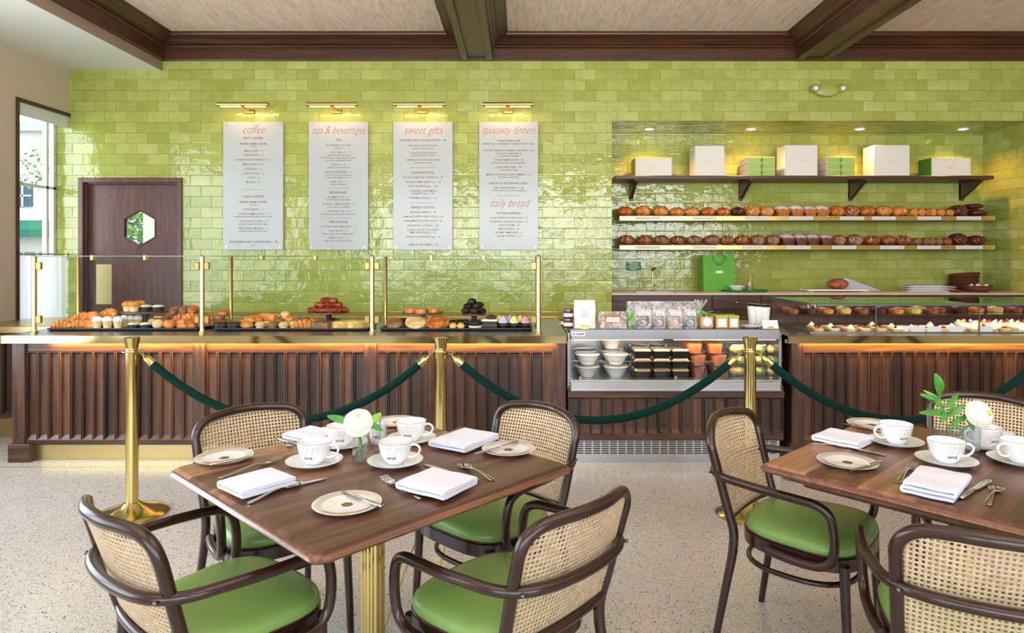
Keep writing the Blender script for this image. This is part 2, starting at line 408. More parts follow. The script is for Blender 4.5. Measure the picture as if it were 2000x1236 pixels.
simple('sugar', (246,242,236), .8, bump=.4, bscale=160); simple('frost_lilac', (196,186,220), .5); simple('frost_yellow', (226,222,150), .5); simple('frost_pink', (226,164,184), .5)
simple('cup_black', (22,18,20), .4); simple('soup', (190,112,62), .3); simple('soup_brown', (128,64,40), .3); simple('plastic_white', (238,236,232), .25)
simple('plastic_black', (16,16,18), .25); crust('salad', [(.35, (44,84,24)), (.5, (110,150,60)), (.66, (206,214,150))], 34, .5, 1.0, 60); crust('salad_mix', [(.35, (120,60,36)), (.5, (206,170,110)), (.66, (150,170,80))], 34, .5, 1.0, 60)
simple('jam', (84,20,20), .2); simple('kraft', (190,150,104), .7); simple('pinkdrink', (206,140,126), .3); simple('marble', (232,232,232), .2)
simple('emergency_green', (158,162,82), .4); simple('lens', (220,224,226), .15)
def glass(name, tint=(1,1,1), rough=0.0, refl=1.0, base=.0, ior=1.5):
    m = N(name); t = m.n('BsdfTransparent'); m.set(t.inputs[0], tint); g = m.n('BsdfGlossy'); g.inputs['Roughness'].default_value = rough
    fr = m.n('Fresnel'); fr.inputs[0].default_value = ior; f = m.math('ADD', m.math('MULTIPLY', fr.outputs[0], refl), base, clamp=True)
    ge = m.n('NewGeometry'); f = m.math('MULTIPLY', f, m.math('SUBTRACT', 1.0, ge.outputs['Backfacing']))
    mx = m.n('MixShader'); m.link(f, mx.inputs[0]); m.link(t.outputs[0], mx.inputs[1]); m.link(g.outputs[0], mx.inputs[2]); m.link(mx.outputs[0], m.out.inputs[0])
glass('pane', (.97,.99,.98), ior=1.22, refl=.22); glass('clear_plastic', (.94,.95,.96), .08, 1.4, .05); glass('window_glass', (.98,.99,1.0))
glass('vase_glass', (.95,.97,.98), 0, 1.5, .03); glass('smoked', (.72,.74,.76), 0, 1.6, .06)
simple('glass_edge', (40,110,86), .15, coat=.3)
def frosted():
    m = N('frosted_acrylic'); b = m.n('BsdfPrincipled'); m.set(b.inputs['Base Color'], s2l((190,196,194))); b.inputs['Roughness'].default_value = .22
    t = m.n('BsdfTransparent'); mx = m.n('MixShader'); mx.inputs[0].default_value = .80
    m.link(t.outputs[0], mx.inputs[1]); m.link(b.outputs[0], mx.inputs[2]); m.link(mx.outputs[0], m.out.inputs[0])
frosted()
def cello():
    m = N('cellophane'); b = m.n('BsdfPrincipled'); m.set(b.inputs['Base Color'], (.75,.75,.77)); b.inputs['Roughness'].default_value = .15; b.inputs['Coat Weight'].default_value = .5
    v = m.mapping(); t = m.n('BsdfTransparent'); mx = m.n('MixShader'); r_ = m.n('MapRange'); m.link(m.noise(v, 26, 4, .7, 1.5), r_.inputs[0]); r_.inputs[1].default_value = .42; r_.inputs[2].default_value = .68; r_.inputs[3].default_value = .12; r_.inputs[4].default_value = .75
    m.link(r_.outputs[0], mx.inputs[0]); m.link(t.outputs[0], mx.inputs[1]); m.link(b.outputs[0], mx.inputs[2]); m.link(mx.outputs[0], m.out.inputs[0])
    m.link(m.bump(m.noise(v, 60, 3), .8, .01), b.inputs['Normal'])
cello()
def sheer():
    m = N('sheer'); d = m.n('BsdfDiffuse'); m.set(d.inputs[0], (.9,.9,.88)); tl = m.n('BsdfTranslucent'); m.set(tl.inputs[0], (.95,.95,.93))
    mx = m.n('MixShader'); mx.inputs[0].default_value = .55; m.link(d.outputs[0], mx.inputs[1]); m.link(tl.outputs[0], mx.inputs[2]); m.link(mx.outputs[0], m.out.inputs[0])
sheer()
def glow(name, col, s):
    m = N(name); e = m.n('Emission'); m.set(e.inputs[0], col); e.inputs[1].default_value = s; m.link(e.outputs[0], m.out.inputs[0])
glow('lamp_warm', (1.0,.78,.48), 5); glow('lamp_led', (1.0,.50,.16), 6); glow('lamp_case', (1.0,.80,.58), 6); glow('lamp_down', (1.0,.90,.74), 18)
def cane():
    m = N('cane'); v = m.mapping(); f = m.noise(v, 60, 3)
    wv = m.n('TexWave', _bands_direction='X'); m.link(v, wv.inputs[0]); wv.inputs['Scale'].default_value = 160
    wz = m.n('TexWave', _bands_direction='Z'); m.link(v, wz.inputs[0]); wz.inputs['Scale'].default_value = 160
    h = m.math('ADD', wv.outputs['Fac'], wz.outputs['Fac'])
    m.pbr(m.ramp(f, [(.3, s2l((188,162,130))), (.7, s2l((216,194,162)))]), .5, 0, m.bump(h, .35, .001))
cane()
# ------------------------------------------------------------------ the room
DW, DN = 6.37, 7.07                         # tiled wall, back of the niche
XL, XR = -4.31, 6.6
ZC, ZB, ZSO = 3.523, 3.293, 3.205           # ceiling cloth, underside of beams, soffit
NX0, NX1, NZ1 = PX(1195, DW), 4.92, 2.725   # niche
DX0, DX1, DZ1 = -4.216, -3.226, 2.178       # door casing outside
def rects(m, xs, zs, hole, y0, y1, fn):
    for a, b in zip(xs, xs[1:]):
        for c, d in zip(zs, zs[1:]):
            if not hole((a+b)/2, (c+d)/2): fn(m, a, b, c, d)
m = MB()
xs = [-4.47, DX0+.02, DX1-.02, NX0, NX1, XR]; zs = [0, DZ1-.02, NZ1, 3.60]
def hole(x, z): return (DX0 < x < DX1 and z < DZ1-.02) or (NX0 < x < NX1 and z < NZ1)
rects(m, xs, zs, hole, 0, 0, lambda m, a, b, c, d: m.add([(a,DW,c),(b,DW,c),(b,DW,d),(a,DW,d)], [(0,1,2,3)]))
for x in (DX0+.02, DX1-.02): m.add([(x,DW,0),(x,DW+.16,0),(x,DW+.16,DZ1-.02),(x,DW,DZ1-.02)], [(0,1,2,3)])
m.add([(DX0+.02,DW,DZ1-.02),(DX1-.02,DW,DZ1-.02),(DX1-.02,DW+.16,DZ1-.02),(DX0+.02,DW+.16,DZ1-.02)], [(0,1,2,3)])
m.add([(-4.47,DW+.16,0),(DX0+.02,DW+.16,0),(DX0+.02,DW+.16,3.6),(-4.47,DW+.16,3.6)], [(0,1,2,3)])
m.add([(DX1-.02,DW+.16,0),(NX0-.01,DW+.16,0),(NX0-.01,DW+.16,3.6),(DX1-.02,DW+.16,3.6)], [(0,1,2,3)])
m.add([(DX0+.02,DW+.16,DZ1-.02),(DX1-.02,DW+.16,DZ1-.02),(DX1-.02,DW+.16,3.6),(DX0+.02,DW+.16,3.6)], [(0,1,2,3)])
struct(m.build('wall_back', 'tile_back', smooth=0))
m = MB(); m.add([(NX0,DN,0),(NX1,DN,0),(NX1,DN,NZ1),(NX0,DN,NZ1)], [(0,1,2,3)]); struct(m.build('wall_niche_back', 'tile_back', smooth=0))
m = MB(); m.add([(NX1,DW,0),(NX1,DN,0),(NX1,DN,NZ1),(NX1,DW,NZ1)], [(0,1,2,3)]); struct(m.build('wall_niche_right', 'tile_side', smooth=0))
m = MB(); m.add([(NX0,DW,0),(NX0,DN,0),(NX0,DN,NZ1),(NX0,DW,NZ1)], [(0,1,2,3)]); struct(m.build('wall_niche_left', 'tile_side', smooth=0))
m = MB(); m.add([(NX0,DW,NZ1),(NX1,DW,NZ1),(NX1,DN,NZ1),(NX0,DN,NZ1)], [(0,1,2,3)]); struct(m.build('ceiling_niche', 'tile_ceiling', smooth=0))
m = MB(); m.box(-4.6, 6.8, -3.2, 7.2, -.08, 0); struct(m.build('floor', 'terrazzo', smooth=0))
m = MB(); m.box(-4.5, 6.8, -3.1, 6.5, ZC, ZC+.08); struct(m.build('ceiling', 'grasscloth', smooth=0))
# brass strips set in the terrazzo
m = MB(); m.box(XL, XR, 4.505, 4.512, 0, .0012)
m.box(-.524, -.518, -2.5, 4.505, 0, .0012); m.box(-.371, -.365, -2.5, 4.505, 0, .0012)
struct(m.build('trim_1', 'brass_soft', smooth=0))
# left wall: solid, with a long window towards the front and one in the corner
WY0, WY1, WZ0, WZ1 = 5.72, DW, .45, 2.762
m = MB()
def wl(y0, y1, z0, z1): m.box(-4.47, XL, y0, y1, z0, z1)
wl(-3.1, -.05, 0, 3.6); wl(4.55, WY0, 0, 3.6); wl(-.05, 4.55, 0, .55); wl(-.05, 4.55, 2.76, 3.6); wl(2.2, 2.3, .55, 2.76)
wl(WY0, WY1, 0, WZ0); wl(WY0, WY1, WZ1, 3.6)
struct(m.build('wall_left', 'wall_linen', smooth=0))
m = MB(); m.box(XR, XR+.1, -3.1, 6.5, 0, 3.6); struct(m.build('wall_right', 'wall_linen', smooth=0))
m = MB()
for a, b, c, d in ((-4.5, -3.8, 0, 3.6), (4.4, 6.7, 0, 3.6), (-3.8, 4.4, 0, .5), (-3.8, 4.4, 2.95, 3.6), (-1.42, -1.18, .5, 2.95), (1.5, 1.74, .5, 2.95)):
    m.box(a, b, -3.15, -3.05, c, d)
struct(m.build('wall_front', 'wall_linen', smooth=0))
# windows
def window(name, y0, y1, z0, z1, mull, trans, x=-4.46):
    r = thing(name, None, None, (x, (y0+y1)/2, z0)); struct(r)
    cy = (y0+y1)/2
    m = MB()
    for y in [y0+.015, y1-.015]+mull: m.box(-.02, .02, y-cy-.015, y-cy+.015, 0, z1-z0)
    for z in [.015, z1-z0-.015]+[t-z0 for t in trans]: m.box(-.02, .02, y0-cy, y1-cy, z-.012, z+.012)
    m.build('window_frame', 'paper_white', r, 0)
    m = MB(); m.box(-.003, .003, y0-cy, y1-cy, 0, z1-z0); m.build('pane', 'window_glass', r, 0)
    return r
w1 = window('window_1', WY0, WY1, WZ0, WZ1, [6.26], [2.075])
m = MB()   # dark casing round the corner window
m.box(XL-.005, XL+.014, WY0-.03, WY0, WZ0-.03, WZ1+.03); m.box(XL-.005, XL+.014, WY0, WY1, WZ1, WZ1+.03)
m.box(XL-.15, XL, WY0, WY0+.01, WZ0, WZ1)
struct(m.build('trim_2', 'frame_dark', smooth=0))
window('window_2', -.05, 2.2, .55, 2.76, [1.08], [2.1]); window('window_3', 2.3, 4.55, .55, 2.76, [3.42], [2.1])
for k, x in enumerate((-2.61, .16, 3.07)):
    hw = (1.19, 1.34, 1.33)[k]
    m = MB()
    for q in (-hw+.02, 0, hw-.02): m.box(x+q-.02, x+q+.02, -3.12, -3.08, .5, 2.95)
    for z in (.52, 2.1, 2.93): m.box(x-hw, x+hw, -3.12, -3.08, z-.02, z+.02)
    struct(m.build('window_%d' % (k+4), 'frame_dark', smooth=0))
m = MB(); m.box(XL-.03, XL-.008, WY0+.01, WY1-.002, 2.655, WZ1, .002)
tag(m.build('window_valance', 'blind', smooth=0), 'pale fabric valance across the top of the corner window', 'blind')
# cafe curtain on a brass rod
r = thing('curtain_rod', 'thin brass rod carrying the short curtain in the corner window', 'curtain rod', (XL-.02, WY0+.3, 1.447))
m = MB(); m.tube([(0,-.29,0), (0,.33,0)], .007, 8); m.build('rod', 'brass_soft', r)
m = MB(); m.box(-.012,.012,.325,.348,-.03,.012,.003); m.build('bracket', 'brass_soft', r)
m = MB(); n = 90; L = WY1-WY0-.035
rows = 12
for j in range(rows+1):
    t = j/rows; z = 1.435-(1.435-.47)*t
    for i in range(n+1):
        u = i/n; ph = u*2*PI*8.5
        m.v.append((XL-.02+.022*math.sin(ph+.5*math.sin(u*21))*(.65+.35*t)+.004*math.sin(ph*2.3), WY0+.012+L*u*(1+.0*t), z))
for j in range(rows):
    for i in range(n): a = j*(n+1)+i; m.f.append((a, a+1, a+n+2, a+n+1)); m.m.append(0)
tag(m.build('cafe_curtain', 'sheer', smooth=60), 'white pleated sheer curtain covering the lower half of the corner window', 'curtain')
# soffit, beams, crown
m = MB(); m.box(-4.4, -3.4305, -3.05, DW, ZSO, ZSO+.06); struct(m.build('ceiling_soffit', 'soffit_white', smooth=0))
m = MB(); m.box(-3.43, -3.417, -3.05, DW, ZSO, ZB+.01); struct(m.build('soffit_side', 'soffit_shaded', smooth=0))  # side of the soffit, with its shade put into the beige colour
prof = [(.0,ZB),(.032,ZB),(.036,ZB+.008),(.036,3.405),(.05,3.41),(.058,3.42),(.058,3.428),(.05,3.434),(.066,3.44),(.066,3.449),(.078,3.452),(.086,3.462),(.10,3.474),(.122,3.482),(.148,3.488),(.166,3.497),(.170,3.508),(.178,3.510),(.178,ZC+.002)]
m = MB(); P = [(DW-p, z) for p, z in prof]+[(DW, ZC+.002)]
m.prism([(y, z) for y, z in P], -3.417, XR, 'x'); struct(m.build('trim_4', 'beam_x', smooth=25))
def beam(name, xa, xb, left=True, right=True):
    m = MB(); pl = []
    y0, y1 = -3.05, DW-.02
    o = .036                                        # outer face of the fascia stands on the beam's edge
    Lp = [(xa+o-p, z) for p, z in prof[2:]]; Rp = [(xb-o+p, z) for p, z in prof[2:]]
    w_ = .062
    bot = [(xa+.004, ZB), (xa+w_, ZB), (xa+w_+.008, ZB+.022), (xb-w_-.008, ZB+.022), (xb-w_, ZB), (xb-.004, ZB)]
    poly = list(reversed(Lp))+bot+Rp
    m.prism(poly, y0, y1, 'y'); return struct(m.build(name, 'beam_y', smooth=25))
# mirrored profiles: the fascia is vertical at the edge and the mouldings step outwards
beam('trim_5', PX(902,DW), PX(963,DW)); beam('trim_6', PX(1552,DW), PX(1614,DW))
m = MB(); m.prism([(-3.425, ZB+.0)]+[(-3.417+p*1.0, z) for p, z in prof]+[(-3.425, ZC+.002)], -3.05, DW-.02, 'y'); struct(m.build('trim_7', 'beam_y', smooth=25))
# small round ceiling fitting, upper right
x_, y_ = PX(1962, 5.4), 5.36
m = MB(); m.lathe([(.0,0),(.045,0),(.05,.012),(.05,.02)], 24, (x_, y_, ZC-.02)); tag(m.build('ceiling_sprinkler', 'blind'), 'small pale round fitting on the ceiling cloth by the upper right corner', 'sprinkler')

# ------------------------------------------------------------------ door
d = thing('door_1', None, None, ((DX0+DX1)/2, DW, 0)); struct(d); hx = (DX1-DX0)/2
m = MB(); cw = .047
m.box(-hx, -hx+cw, -.022, .14, 0, DZ1, .004); m.box(hx-cw, hx, -.022, .14, 0, DZ1, .004); m.box(-hx+cw, hx-cw, -.022, .14, DZ1-cw, DZ1, .004)
m.box(-hx+cw, -hx+cw+.012, .02, .14, 0, DZ1-cw); m.box(hx-cw-.012, hx-cw, .02, .14, 0, DZ1-cw); m.box(-hx+cw, hx-cw, .02, .14, DZ1-cw-.012, DZ1-cw)
m.build('door_frame', 'door_veneer', d, 20)
lx0, lx1, lz1 = -hx+cw+.014, hx-cw-.014, DZ1-cw-.014; hcx, hcz, hr = PX(266.5,DW)+.0-(DX0+DX1)/2, 1.70, .168
hexp = [(hcx+hr*math.sin(PI/3*k), hcz+hr*math.cos(PI/3*k)) for k in range(6)]
m = MB(); yf, yb = .055, .095
# leaf round the hexagonal opening: fan from each hexagon edge to the outer rectangle
outer = [(hcx, lz1), (lx1, lz1), (lx1, hcz), (lx1, 0.01), (hcx, .01), (lx0, .01), (lx0, hcz), (lx0, lz1)]
def q(y, pts): m.add([(a, y, b) for a, b in pts], [tuple(range(len(pts)))])
for y in (yf, yb):
    h = hexp
    q(y, [h[0], outer[0], outer[1], h[1]]); q(y, [h[1], outer[1], outer[2], outer[3], h[2]]); q(y, [h[2], outer[3], outer[4], h[3]])
    q(y, [h[3], outer[4], outer[5], h[4]]); q(y, [h[4], outer[5], outer[6], outer[7], h[5]]); q(y, [h[5], outer[7], outer[0], h[0]])
for P_ in (hexp, outer):
    for k in range(len(P_)):
        a, b = P_[k], P_[(k+1) % len(P_)]; m.add([(a[0],yf,a[1]),(b[0],yf,b[1]),(b[0],yb,b[1]),(a[0],yb,a[1])], [(0,1,2,3)])
leaf = m.build('door_panel', 'door_veneer', d, 0)
m = MB()
for k in range(6):
    a, b = hexp[k], hexp[(k+1) % 6]
    def sc_(p, s): return (hcx+(p[0]-hcx)*s, hcz+(p[1]-hcz)*s)
    a2, b2 = sc_(a, 1.07), sc_(b, 1.07)
    m.add([(a[0],yf-.006,a[1]),(b[0],yf-.006,b[1]),(b2[0],yf-.006,b2[1]),(a2[0],yf-.006,a2[1]),(a[0],yf+.03,a[1]),(b[0],yf+.03,b[1]),(a2[0],yf+.001,a2[1]),(b2[0],yf+.001,b2[1])], [(0,1,2,3),(0,1,5,4),(3,2,7,6)])
m.build('window_rim', 'frame_dark', leaf, 0)
m = MB(); m.prism(hexp, .072, .076, 'y'); m.build('pane', 'window_glass', leaf, 0)
m = MB(); cx_ = (DX0+DX1)/2; m.box(PX(181,DW)-cx_, PX(212,DW)-cx_, yf-.004, yf, PZ(595,DW), PZ(516,DW), .001); m.build('push_plate', 'brass_kick', d, 0)

# ------------------------------------------------------------------ outside
m = MB(); m.box(-30, 14, 6.9, 30, -.3, -.1); m.box(-30, -4.6, -20, 6.9, -.3, -.1); struct(m.build('ground', 'asphalt', smooth=0))
b = thing('building', 'cream building with a green awning seen through the corner window', 'building', (-12.6, 12.5, -.1))
m = MB(); m.box(-3.5, 4.0, 0, 3, 0, 3.86); m.build('wall', 'facade', b, 0)
m = MB(); m.box(-3.6, 4.1, -.15, 3, 3.86, 4.02); m.build('cornice', 'blind', b, 0)
for k, (x0, x1, z0, z1) in enumerate(((3.14,3.46,2.46,2.86),(2.2,2.5,2.46,2.86),(1.3,1.6,2.46,2.86),(3.14,3.5,.9,1.6),(3.6,3.86,.9,1.6))):
    m = MB(); m.box(x0, x1, -.04, .0, z0, z1); wn_ = m.build('window', 'win_blue', b, 0)
    m = MB(); c_ = (x0+x1)/2; m.box(c_-.015, c_+.015, -.06, -.035, z0, z1); m.box(x0, x1, -.06, -.035, (z0+z1)/2-.015, (z0+z1)/2+.015); m.build('glazing_bar', 'facade', wn_, 0)
m = MB(); m.prism([(-.02,2.2),(-.35,2.02),(-.35,1.88),(-.02,1.95)], 2.6, 4.0, 'x'); m.build('awning', 'awning', b, 0)
def tree(name, label, x, y, hgt, r, seed, z0=-.1, group=None, cnt=900, ls=.08):
    t = thing(name, label, 'tree', (x, y, z0), group=group); rnd = random.Random(seed)
    m = MB(); m.tube([(0,0,0),(.03,.02,hgt*.4),(0,-.03,hgt*.8)], [.06*min(1,r),.05*min(1,r),.02*min(1,r)], 8)
    for k in range(5 if r > .5 else 0):
        a = rnd.uniform(0, 6.28); m.tube([(0,0,hgt*.45),(r*.6*math.cos(a), r*.6*math.sin(a), hgt*(.6+.1*k/2))], [.03*min(1,r),.01*min(1,r)], 6)
    m.build('trunk', 'bark', t)
    m = MB()
    for k in range(cnt):
        d_ = Vector((rnd.gauss(0,1), rnd.gauss(0,1), rnd.gauss(0,1))).normalized()*r*rnd.uniform(.35,1)**.6
        c = Vector((d_.x, d_.y, hgt*.8+d_.z)); u = Vector((rnd.gauss(0,1), rnd.gauss(0,1), rnd.gauss(0,1))).normalized(); v = u.orthogonal()
        s_ = rnd.uniform(.6,1.2)*ls; m.add([c-u*s_, c+v*s_*.5, c+u*s_, c-v*s_*.5], [(0,1,2,3)])
    m.build('foliage', 'tree_leaf', t, 0)
tree('tree', 'small leafy tree seen through the corner window', -6.86, 9.6, 3.45, .36, 3, cnt=170, ls=.035)
tree('tree', 'broad green tree seen through the hexagonal door window', -7.0, 12.3, 2.5, 1.2, 5, cnt=3200, ls=.07)
m = MB(); m.box(-4.13,-4.06,7.3,7.4,-.1,3.2); tag(m.build('white_post', 'facade', smooth=0), 'white post seen through the hexagonal door window', 'post')

# ------------------------------------------------------------------ counters
CT, CF, CP = .884, 4.55, 4.66              # top height, front of the brass edge, face of the boards
PIT = .0787
def boards(m, x0, x1, z0, z1, y, pit=PIT):
    """a bay of upright boards: rounded ridges stand forward of bevelled recessed faces"""
    n = max(1, round((x1-x0)/pit)); p = (x1-x0)/n
    for k in range(n):
        a = x0+k*p; b_ = a+p; rw = .011
        f0, f1 = a+rw, b_-rw; bv = .010; zb, zt = z0+.0, z1-.0
        # recessed board with sloping ends
        m.add([(f0,y-.002,zb+.028),(f1,y-.002,zb+.028),(f1,y-.002,zt-.018),(f0,y-.002,zt-.018),(f0,y-.022,zb),(f1,y-.022,zb),(f1,y-.022,zt),(f0,y-.022,zt)],
              [(0,1,2,3),(4,5,1,0),(3,2,6,7)])
        for sx in (a, b_-rw):
            m.add([(sx,y,zb),(sx+rw*.25,y-.022,zb),(sx+rw*.75,y-.022,zb),(sx+rw,y,zb),(sx,y,zt),(sx+rw*.25,y-.022,zt),(sx+rw*.75,y-.022,zt),(sx+rw,y,zt)],
                  [(0,1,5,4),(1,2,6,5),(2,3,7,6)])
    m.box(x0, x1, y+.001, y+.02, z0, z1)
def bay(root, x0, x1, z0=.154, z1=.806, zb=.115, zt=.806, y=CP):
    p = MB(); boards(p, x0, x1, z0+.0, z1-.042, y); bp = p.build('board_panel', 'walnut_boards', root, 20)
    p = MB(); p.box(x0, x1, y-.016, y+.02, z1-.042, z1+.03, .002); p.box(x0, x1, y-.021, y+.02, z1-.05, z1-.042, .002); p.build('top_rail', 'walnut_rail', root, 20)
    p = MB(); p.box(x0, x1, y-.026, y+.02, zb+.0, z0, .004); p.build('bottom_rail', 'walnut_rail', root, 20)
    return bp
def lit_counter(name, label, xa, xb, posts, bays, feet, ydeep, cat='counter'):
    t = thing(name, label, cat, (0,0,0))
    m = MB(); m.box(xa, xb, CF+.004, ydeep, CT-.03, CT, .002); m.build('countertop', 'steel', t, 0)
    m = MB(); m.box(xa-.0, xb, CF, CF+.006, CT-.052, CT+.001, .001); m.box(xa, xa+.006, CF, ydeep, CT-.052, CT+.001)
    m.box(xb-.006, xb, CF, ydeep, CT-.052, CT+.001); m.build('brass_edge', 'brass_edge', t, 0)
    for (p0, p1) in posts:
        m = MB(); m.box(p0, p1, CP-.035, CP+.03, .11, CT-.053, .003); m.build('post', 'walnut_upright', t, 20)
    for (b0, b1) in bays: bay(t, b0, b1)
    for (f0, f1) in feet:
        m = MB(); m.box(f0, f1, CP-.055, CP+.06, 0, .125, .003); m.build('foot', 'walnut_rail', t, 20)
    m = MB(); m.box(posts[0][0]+.03, xb-.03, CP+.012, CP+.02, .0, .125); m.build('kick_plate', 'brass_kick', t, 0)
    m = MB(); m.box(posts[0][0]+.02, xb-.02, CP+.03, ydeep-.05, .02, CT-.055); m.build('carcass', 'shelf_walnut', t, 0)
    m = MB(); m.box(xa+.12, xb-.05, CP-.082, CP-.068, CT-.036, CT-.031); m.build('light_strip', 'lamp_led', t, 0)
    return t
D2X = lambda x: PX(x, CP-.03)
XC1 = PX(1108, CF)
c1 = lit_counter('pastry_counter', 'long walnut counter with brass edge carrying the pastry trays, on the left', PX(1,CF), XC1,
    [(D2X(24),D2X(49)), (D2X(377),D2X(401)), (D2X(712),D2X(735)), (D2X(1081),D2X(1105.5))],
    [(D2X(49),D2X(377)), (D2X(401),D2X(712)), (D2X(735),D2X(1081))], [(D2X(20),D2X(62)),(D2X(1085),D2X(1106.5))], 5.98)
XR0 = PX(1538, CF)
c2 = lit_counter('pastry_case_counter', 'walnut counter with brass edge under the glass pastry case, on the right', XR0, 6.3,
    [(D2X(1546),D2X(1569)), (4.25,4.33)], [(D2X(1569),4.25), (4.33,6.25)], [(D2X(1540),D2X(1572))], 5.45)
for l in ((PX(1,CF)+XC1)/2, (XR0+5.2)/2):
    pass
area('counter_led', ((PX(60,CF)+XC1)/2, CP-.052, CT-.050), (1.15, 0, 0), 3.5, .012, 36, (1.0,.62,.12))
area('counter_led', (3.35, CP-.052, CT-.050), (1.15, 0, 0), 2.8, .012, 24, (1.0,.62,.12))
# return counter towards the left wall, further back
t = thing('side_counter', 'short walnut side counter with brass edge behind the left end of the pastry counter', 'counter')
m = MB(); m.box(XL+.0, PX(24,CP)-.02, 5.16, 5.95, CT-.052, CT+.0, .003); m.build('countertop', 'brass_kick', t, 0)
bay(t, XL+.01, PX(24,CP)-.02, .19, .806, .155, y=5.25)
m = MB(); m.box(XL+.01, PX(24,CP), 5.262, 5.27, 0, .16); m.build('kick_plate', 'brass_kick', t, 0)
# honeycomb brass gallery along the back of the pastry counter
t = thing('brass_gallery', 'low brass lattice rail along the back of the pastry counter', 'rail', (0, 5.955, CT))
x0g, x1g = PX(300, 5.95), PX(1100, 5.95)
for q_ in (0, .044): m = MB(); m.box(x0g, x1g, -.004, .004, q_, q_+.006, .001); m.build('rail', 'brass_soft', t, 0)
m = MB(); k = 0; x = x0g; s_ = .0125
while x < x1g-.01:
    for (a, b_) in (((x,.006),(x+s_,.025)), ((x+s_,.025),(x,.044)), ((x+s_,.006),(x,.025)), ((x,.025),(x+s_,.044))):
        m.tube([(a[0],0,a[1]),(b_[0],0,b_[1])], .0016, 4)
    x += s_
m.build('lattice', 'brass_soft', t, 0)

# ------------------------------------------------------------------ sneeze guard
GX = [PX(67,4.73), PX(395,4.73), PX(727,4.73), PX(1052,4.73)]
sg = thing('sneeze_guard', 'brass and glass sneeze guard standing over the pastry trays', 'glass guard', (0,0,CT+.0012))
for x in GX:
    m = MB(); m.lathe([(.026,0),(.026,.006),(.019,.010),(.017,.022),(.016,.03),(.016,.528),(.019,.532),(.019,.540),(.014,.549),(.006,.553)], 20, (x,4.73,0)); m.build('post', 'brass', sg)
for x in GX:
    m = MB(); m.lathe([(.022,0),(.022,.006),(.016,.012),(.014,.03),(.014,.528),(.017,.534),(.012,.546),(.0,.55)], 16, (x,5.20,0)); m.build('rear_post', 'brass_soft', sg)
for k in range(3):
    a, b_ = GX[k]+.03, GX[k+1]-.03
    m = MB(); m.box(a, b_, 4.727, 4.733, .055, .535); g = m.build('front_pane', 'pane', sg, 0)
    m = MB(); m.box(a, b_, 4.7265, 4.7335, .0545, .0555); m.build('glass_edge', 'glass_edge', g, 0)
    for x in (a+.0, b_-.0):
        for z in (.095, .475):
            m = MB(); sx = 1 if x == a else -1
            m.box(min(x-sx*.012, x+sx*.022), max(x-sx*.012, x+sx*.022), 4.718, 4.742, z-.026, z+.026, .003); m.build('clamp', 'brass_aged', sg, 15)
    m = MB(); m.box(a-.02, b_+.02, 4.70, 5.21, .541, .547); g = m.build('top_pane', 'pane', sg, 0)
    m = MB(); m.box(a-.02, b_+.02, 4.698, 4.700, .5408, .5472); m.build('glass_edge', 'glass_edge', g, 0)
    for u in (.35, .68):
        x = a+(b_-a)*u; m = MB(); m.box(x-.010, x+.010, 4.695, 4.742, .515, .552, .003); m.build('clip', 'brass_soft', sg, 15)

# ------------------------------------------------------------------ refrigerated case in the middle
KX0, KX1, KF = .352, 1.801, 4.60
rf = thing('refrigerated_case', 'stainless steel refrigerated display case with a lit open front, between the two counters', 'display case')
m = MB(); m.box(KX0, KX1, KF, 5.25, .852, .925, .004); m.box(KX0-.02, KX0, KF+.02, 5.25, .50, .90, .003); m.box(KX1, KX1+.02, KF+.02, 5.25, .50, .90, .003)
m.build('steel_top', 'steel', rf, 20)
m = MB(); m.box(KX0+.008, KX1-.008, 5.16, 5.18, .56, .85); m.build('perforated_back', 'steel', rf, 0)
m = MB()
for i in range(64):
    for j in range(2): m.box(KX0+.02+i*.023, KX0+.032+i*.023, 5.157, 5.161, .80-.018*j, .806-.018*j)
m.build('air_slots', 'black', rf, 0)
m = MB(); m.box(KX0, KX1, KF-.02, KF+.01, .504, .570, .006); m.box(KX0, KX1, KF-.035, KF, .500, .512, .004); m.box(KX0, KX1, KF, 5.18, .555, .572); m.build('steel_sill', 'steel_light', rf, 20)
m = MB(); m.box(KX0+.02, KX1-.02, KF+.03, KF+.045, .846, .8515); m.build('light_strip', 'lamp_case', rf, 0)
m = MB(); m.box(KX0+.006, KX1-.006, KF+.004, KF+.010, .572, .70); m.build('glass_lip', 'pane', rf, 0)
m = MB(); m.box(KX0+.006, KX1-.006, KF+.0035, KF+.0105, .700, .7035); m.build('glass_lip_edge', 'steel', rf, 0)
for x in (PX(1134,KF), PX(1320,KF), PX(1506,KF)):
    m = MB(); m.box(x-.010, x+.010, KF-.006, KF+.014, .572, .600, .003); m.build('glass_clip', 'steel', rf, 15)
m = MB(); m.box(PX(1116,KF), PX(1143,KF), KF-.003, KF, PZ(656,KF), PZ(648,KF), .001); nm = m.build('maker_plate', 'paper_white', rf, 0)
m = MB(); m.ball((PX(1120.5,KF), KF-.0035, PZ(652,KF)), (.006,.001,.006), 12, 8)
for k in range(6): m.box(PX(1125.5,KF)+k*.009, PX(1125.5,KF)+k*.009+.006, KF-.0045, KF-.002, PZ(653.6,KF), PZ(651.2-(k % 3)*.5,KF))
m.build('plate_marks', 'print_black', nm, 0)
m = MB(); m.box(PX(1296,KF), PX(1315,KF), KF-.004, KF+.01, .846, .853); m.build('latch', 'black', rf, 0)
t = rf
bay(t, .334, 1.824, .205, .50, .155, y=4.62)
m = MB(); m.box(.334, 1.824, KF-.02, KF+.05, .452, .500, .004); m.build('top_rail', 'walnut_rail', t, 20)
m = MB(); m.box(KX0-.0, KX1+.0, 4.615, 4.64, .0, .155); g = m.build('vent_plate', 'steel_light', t, 0)
m = MB(); gx0, gx1 = PX(1126,4.615), PX(1520,4.615); n = 24
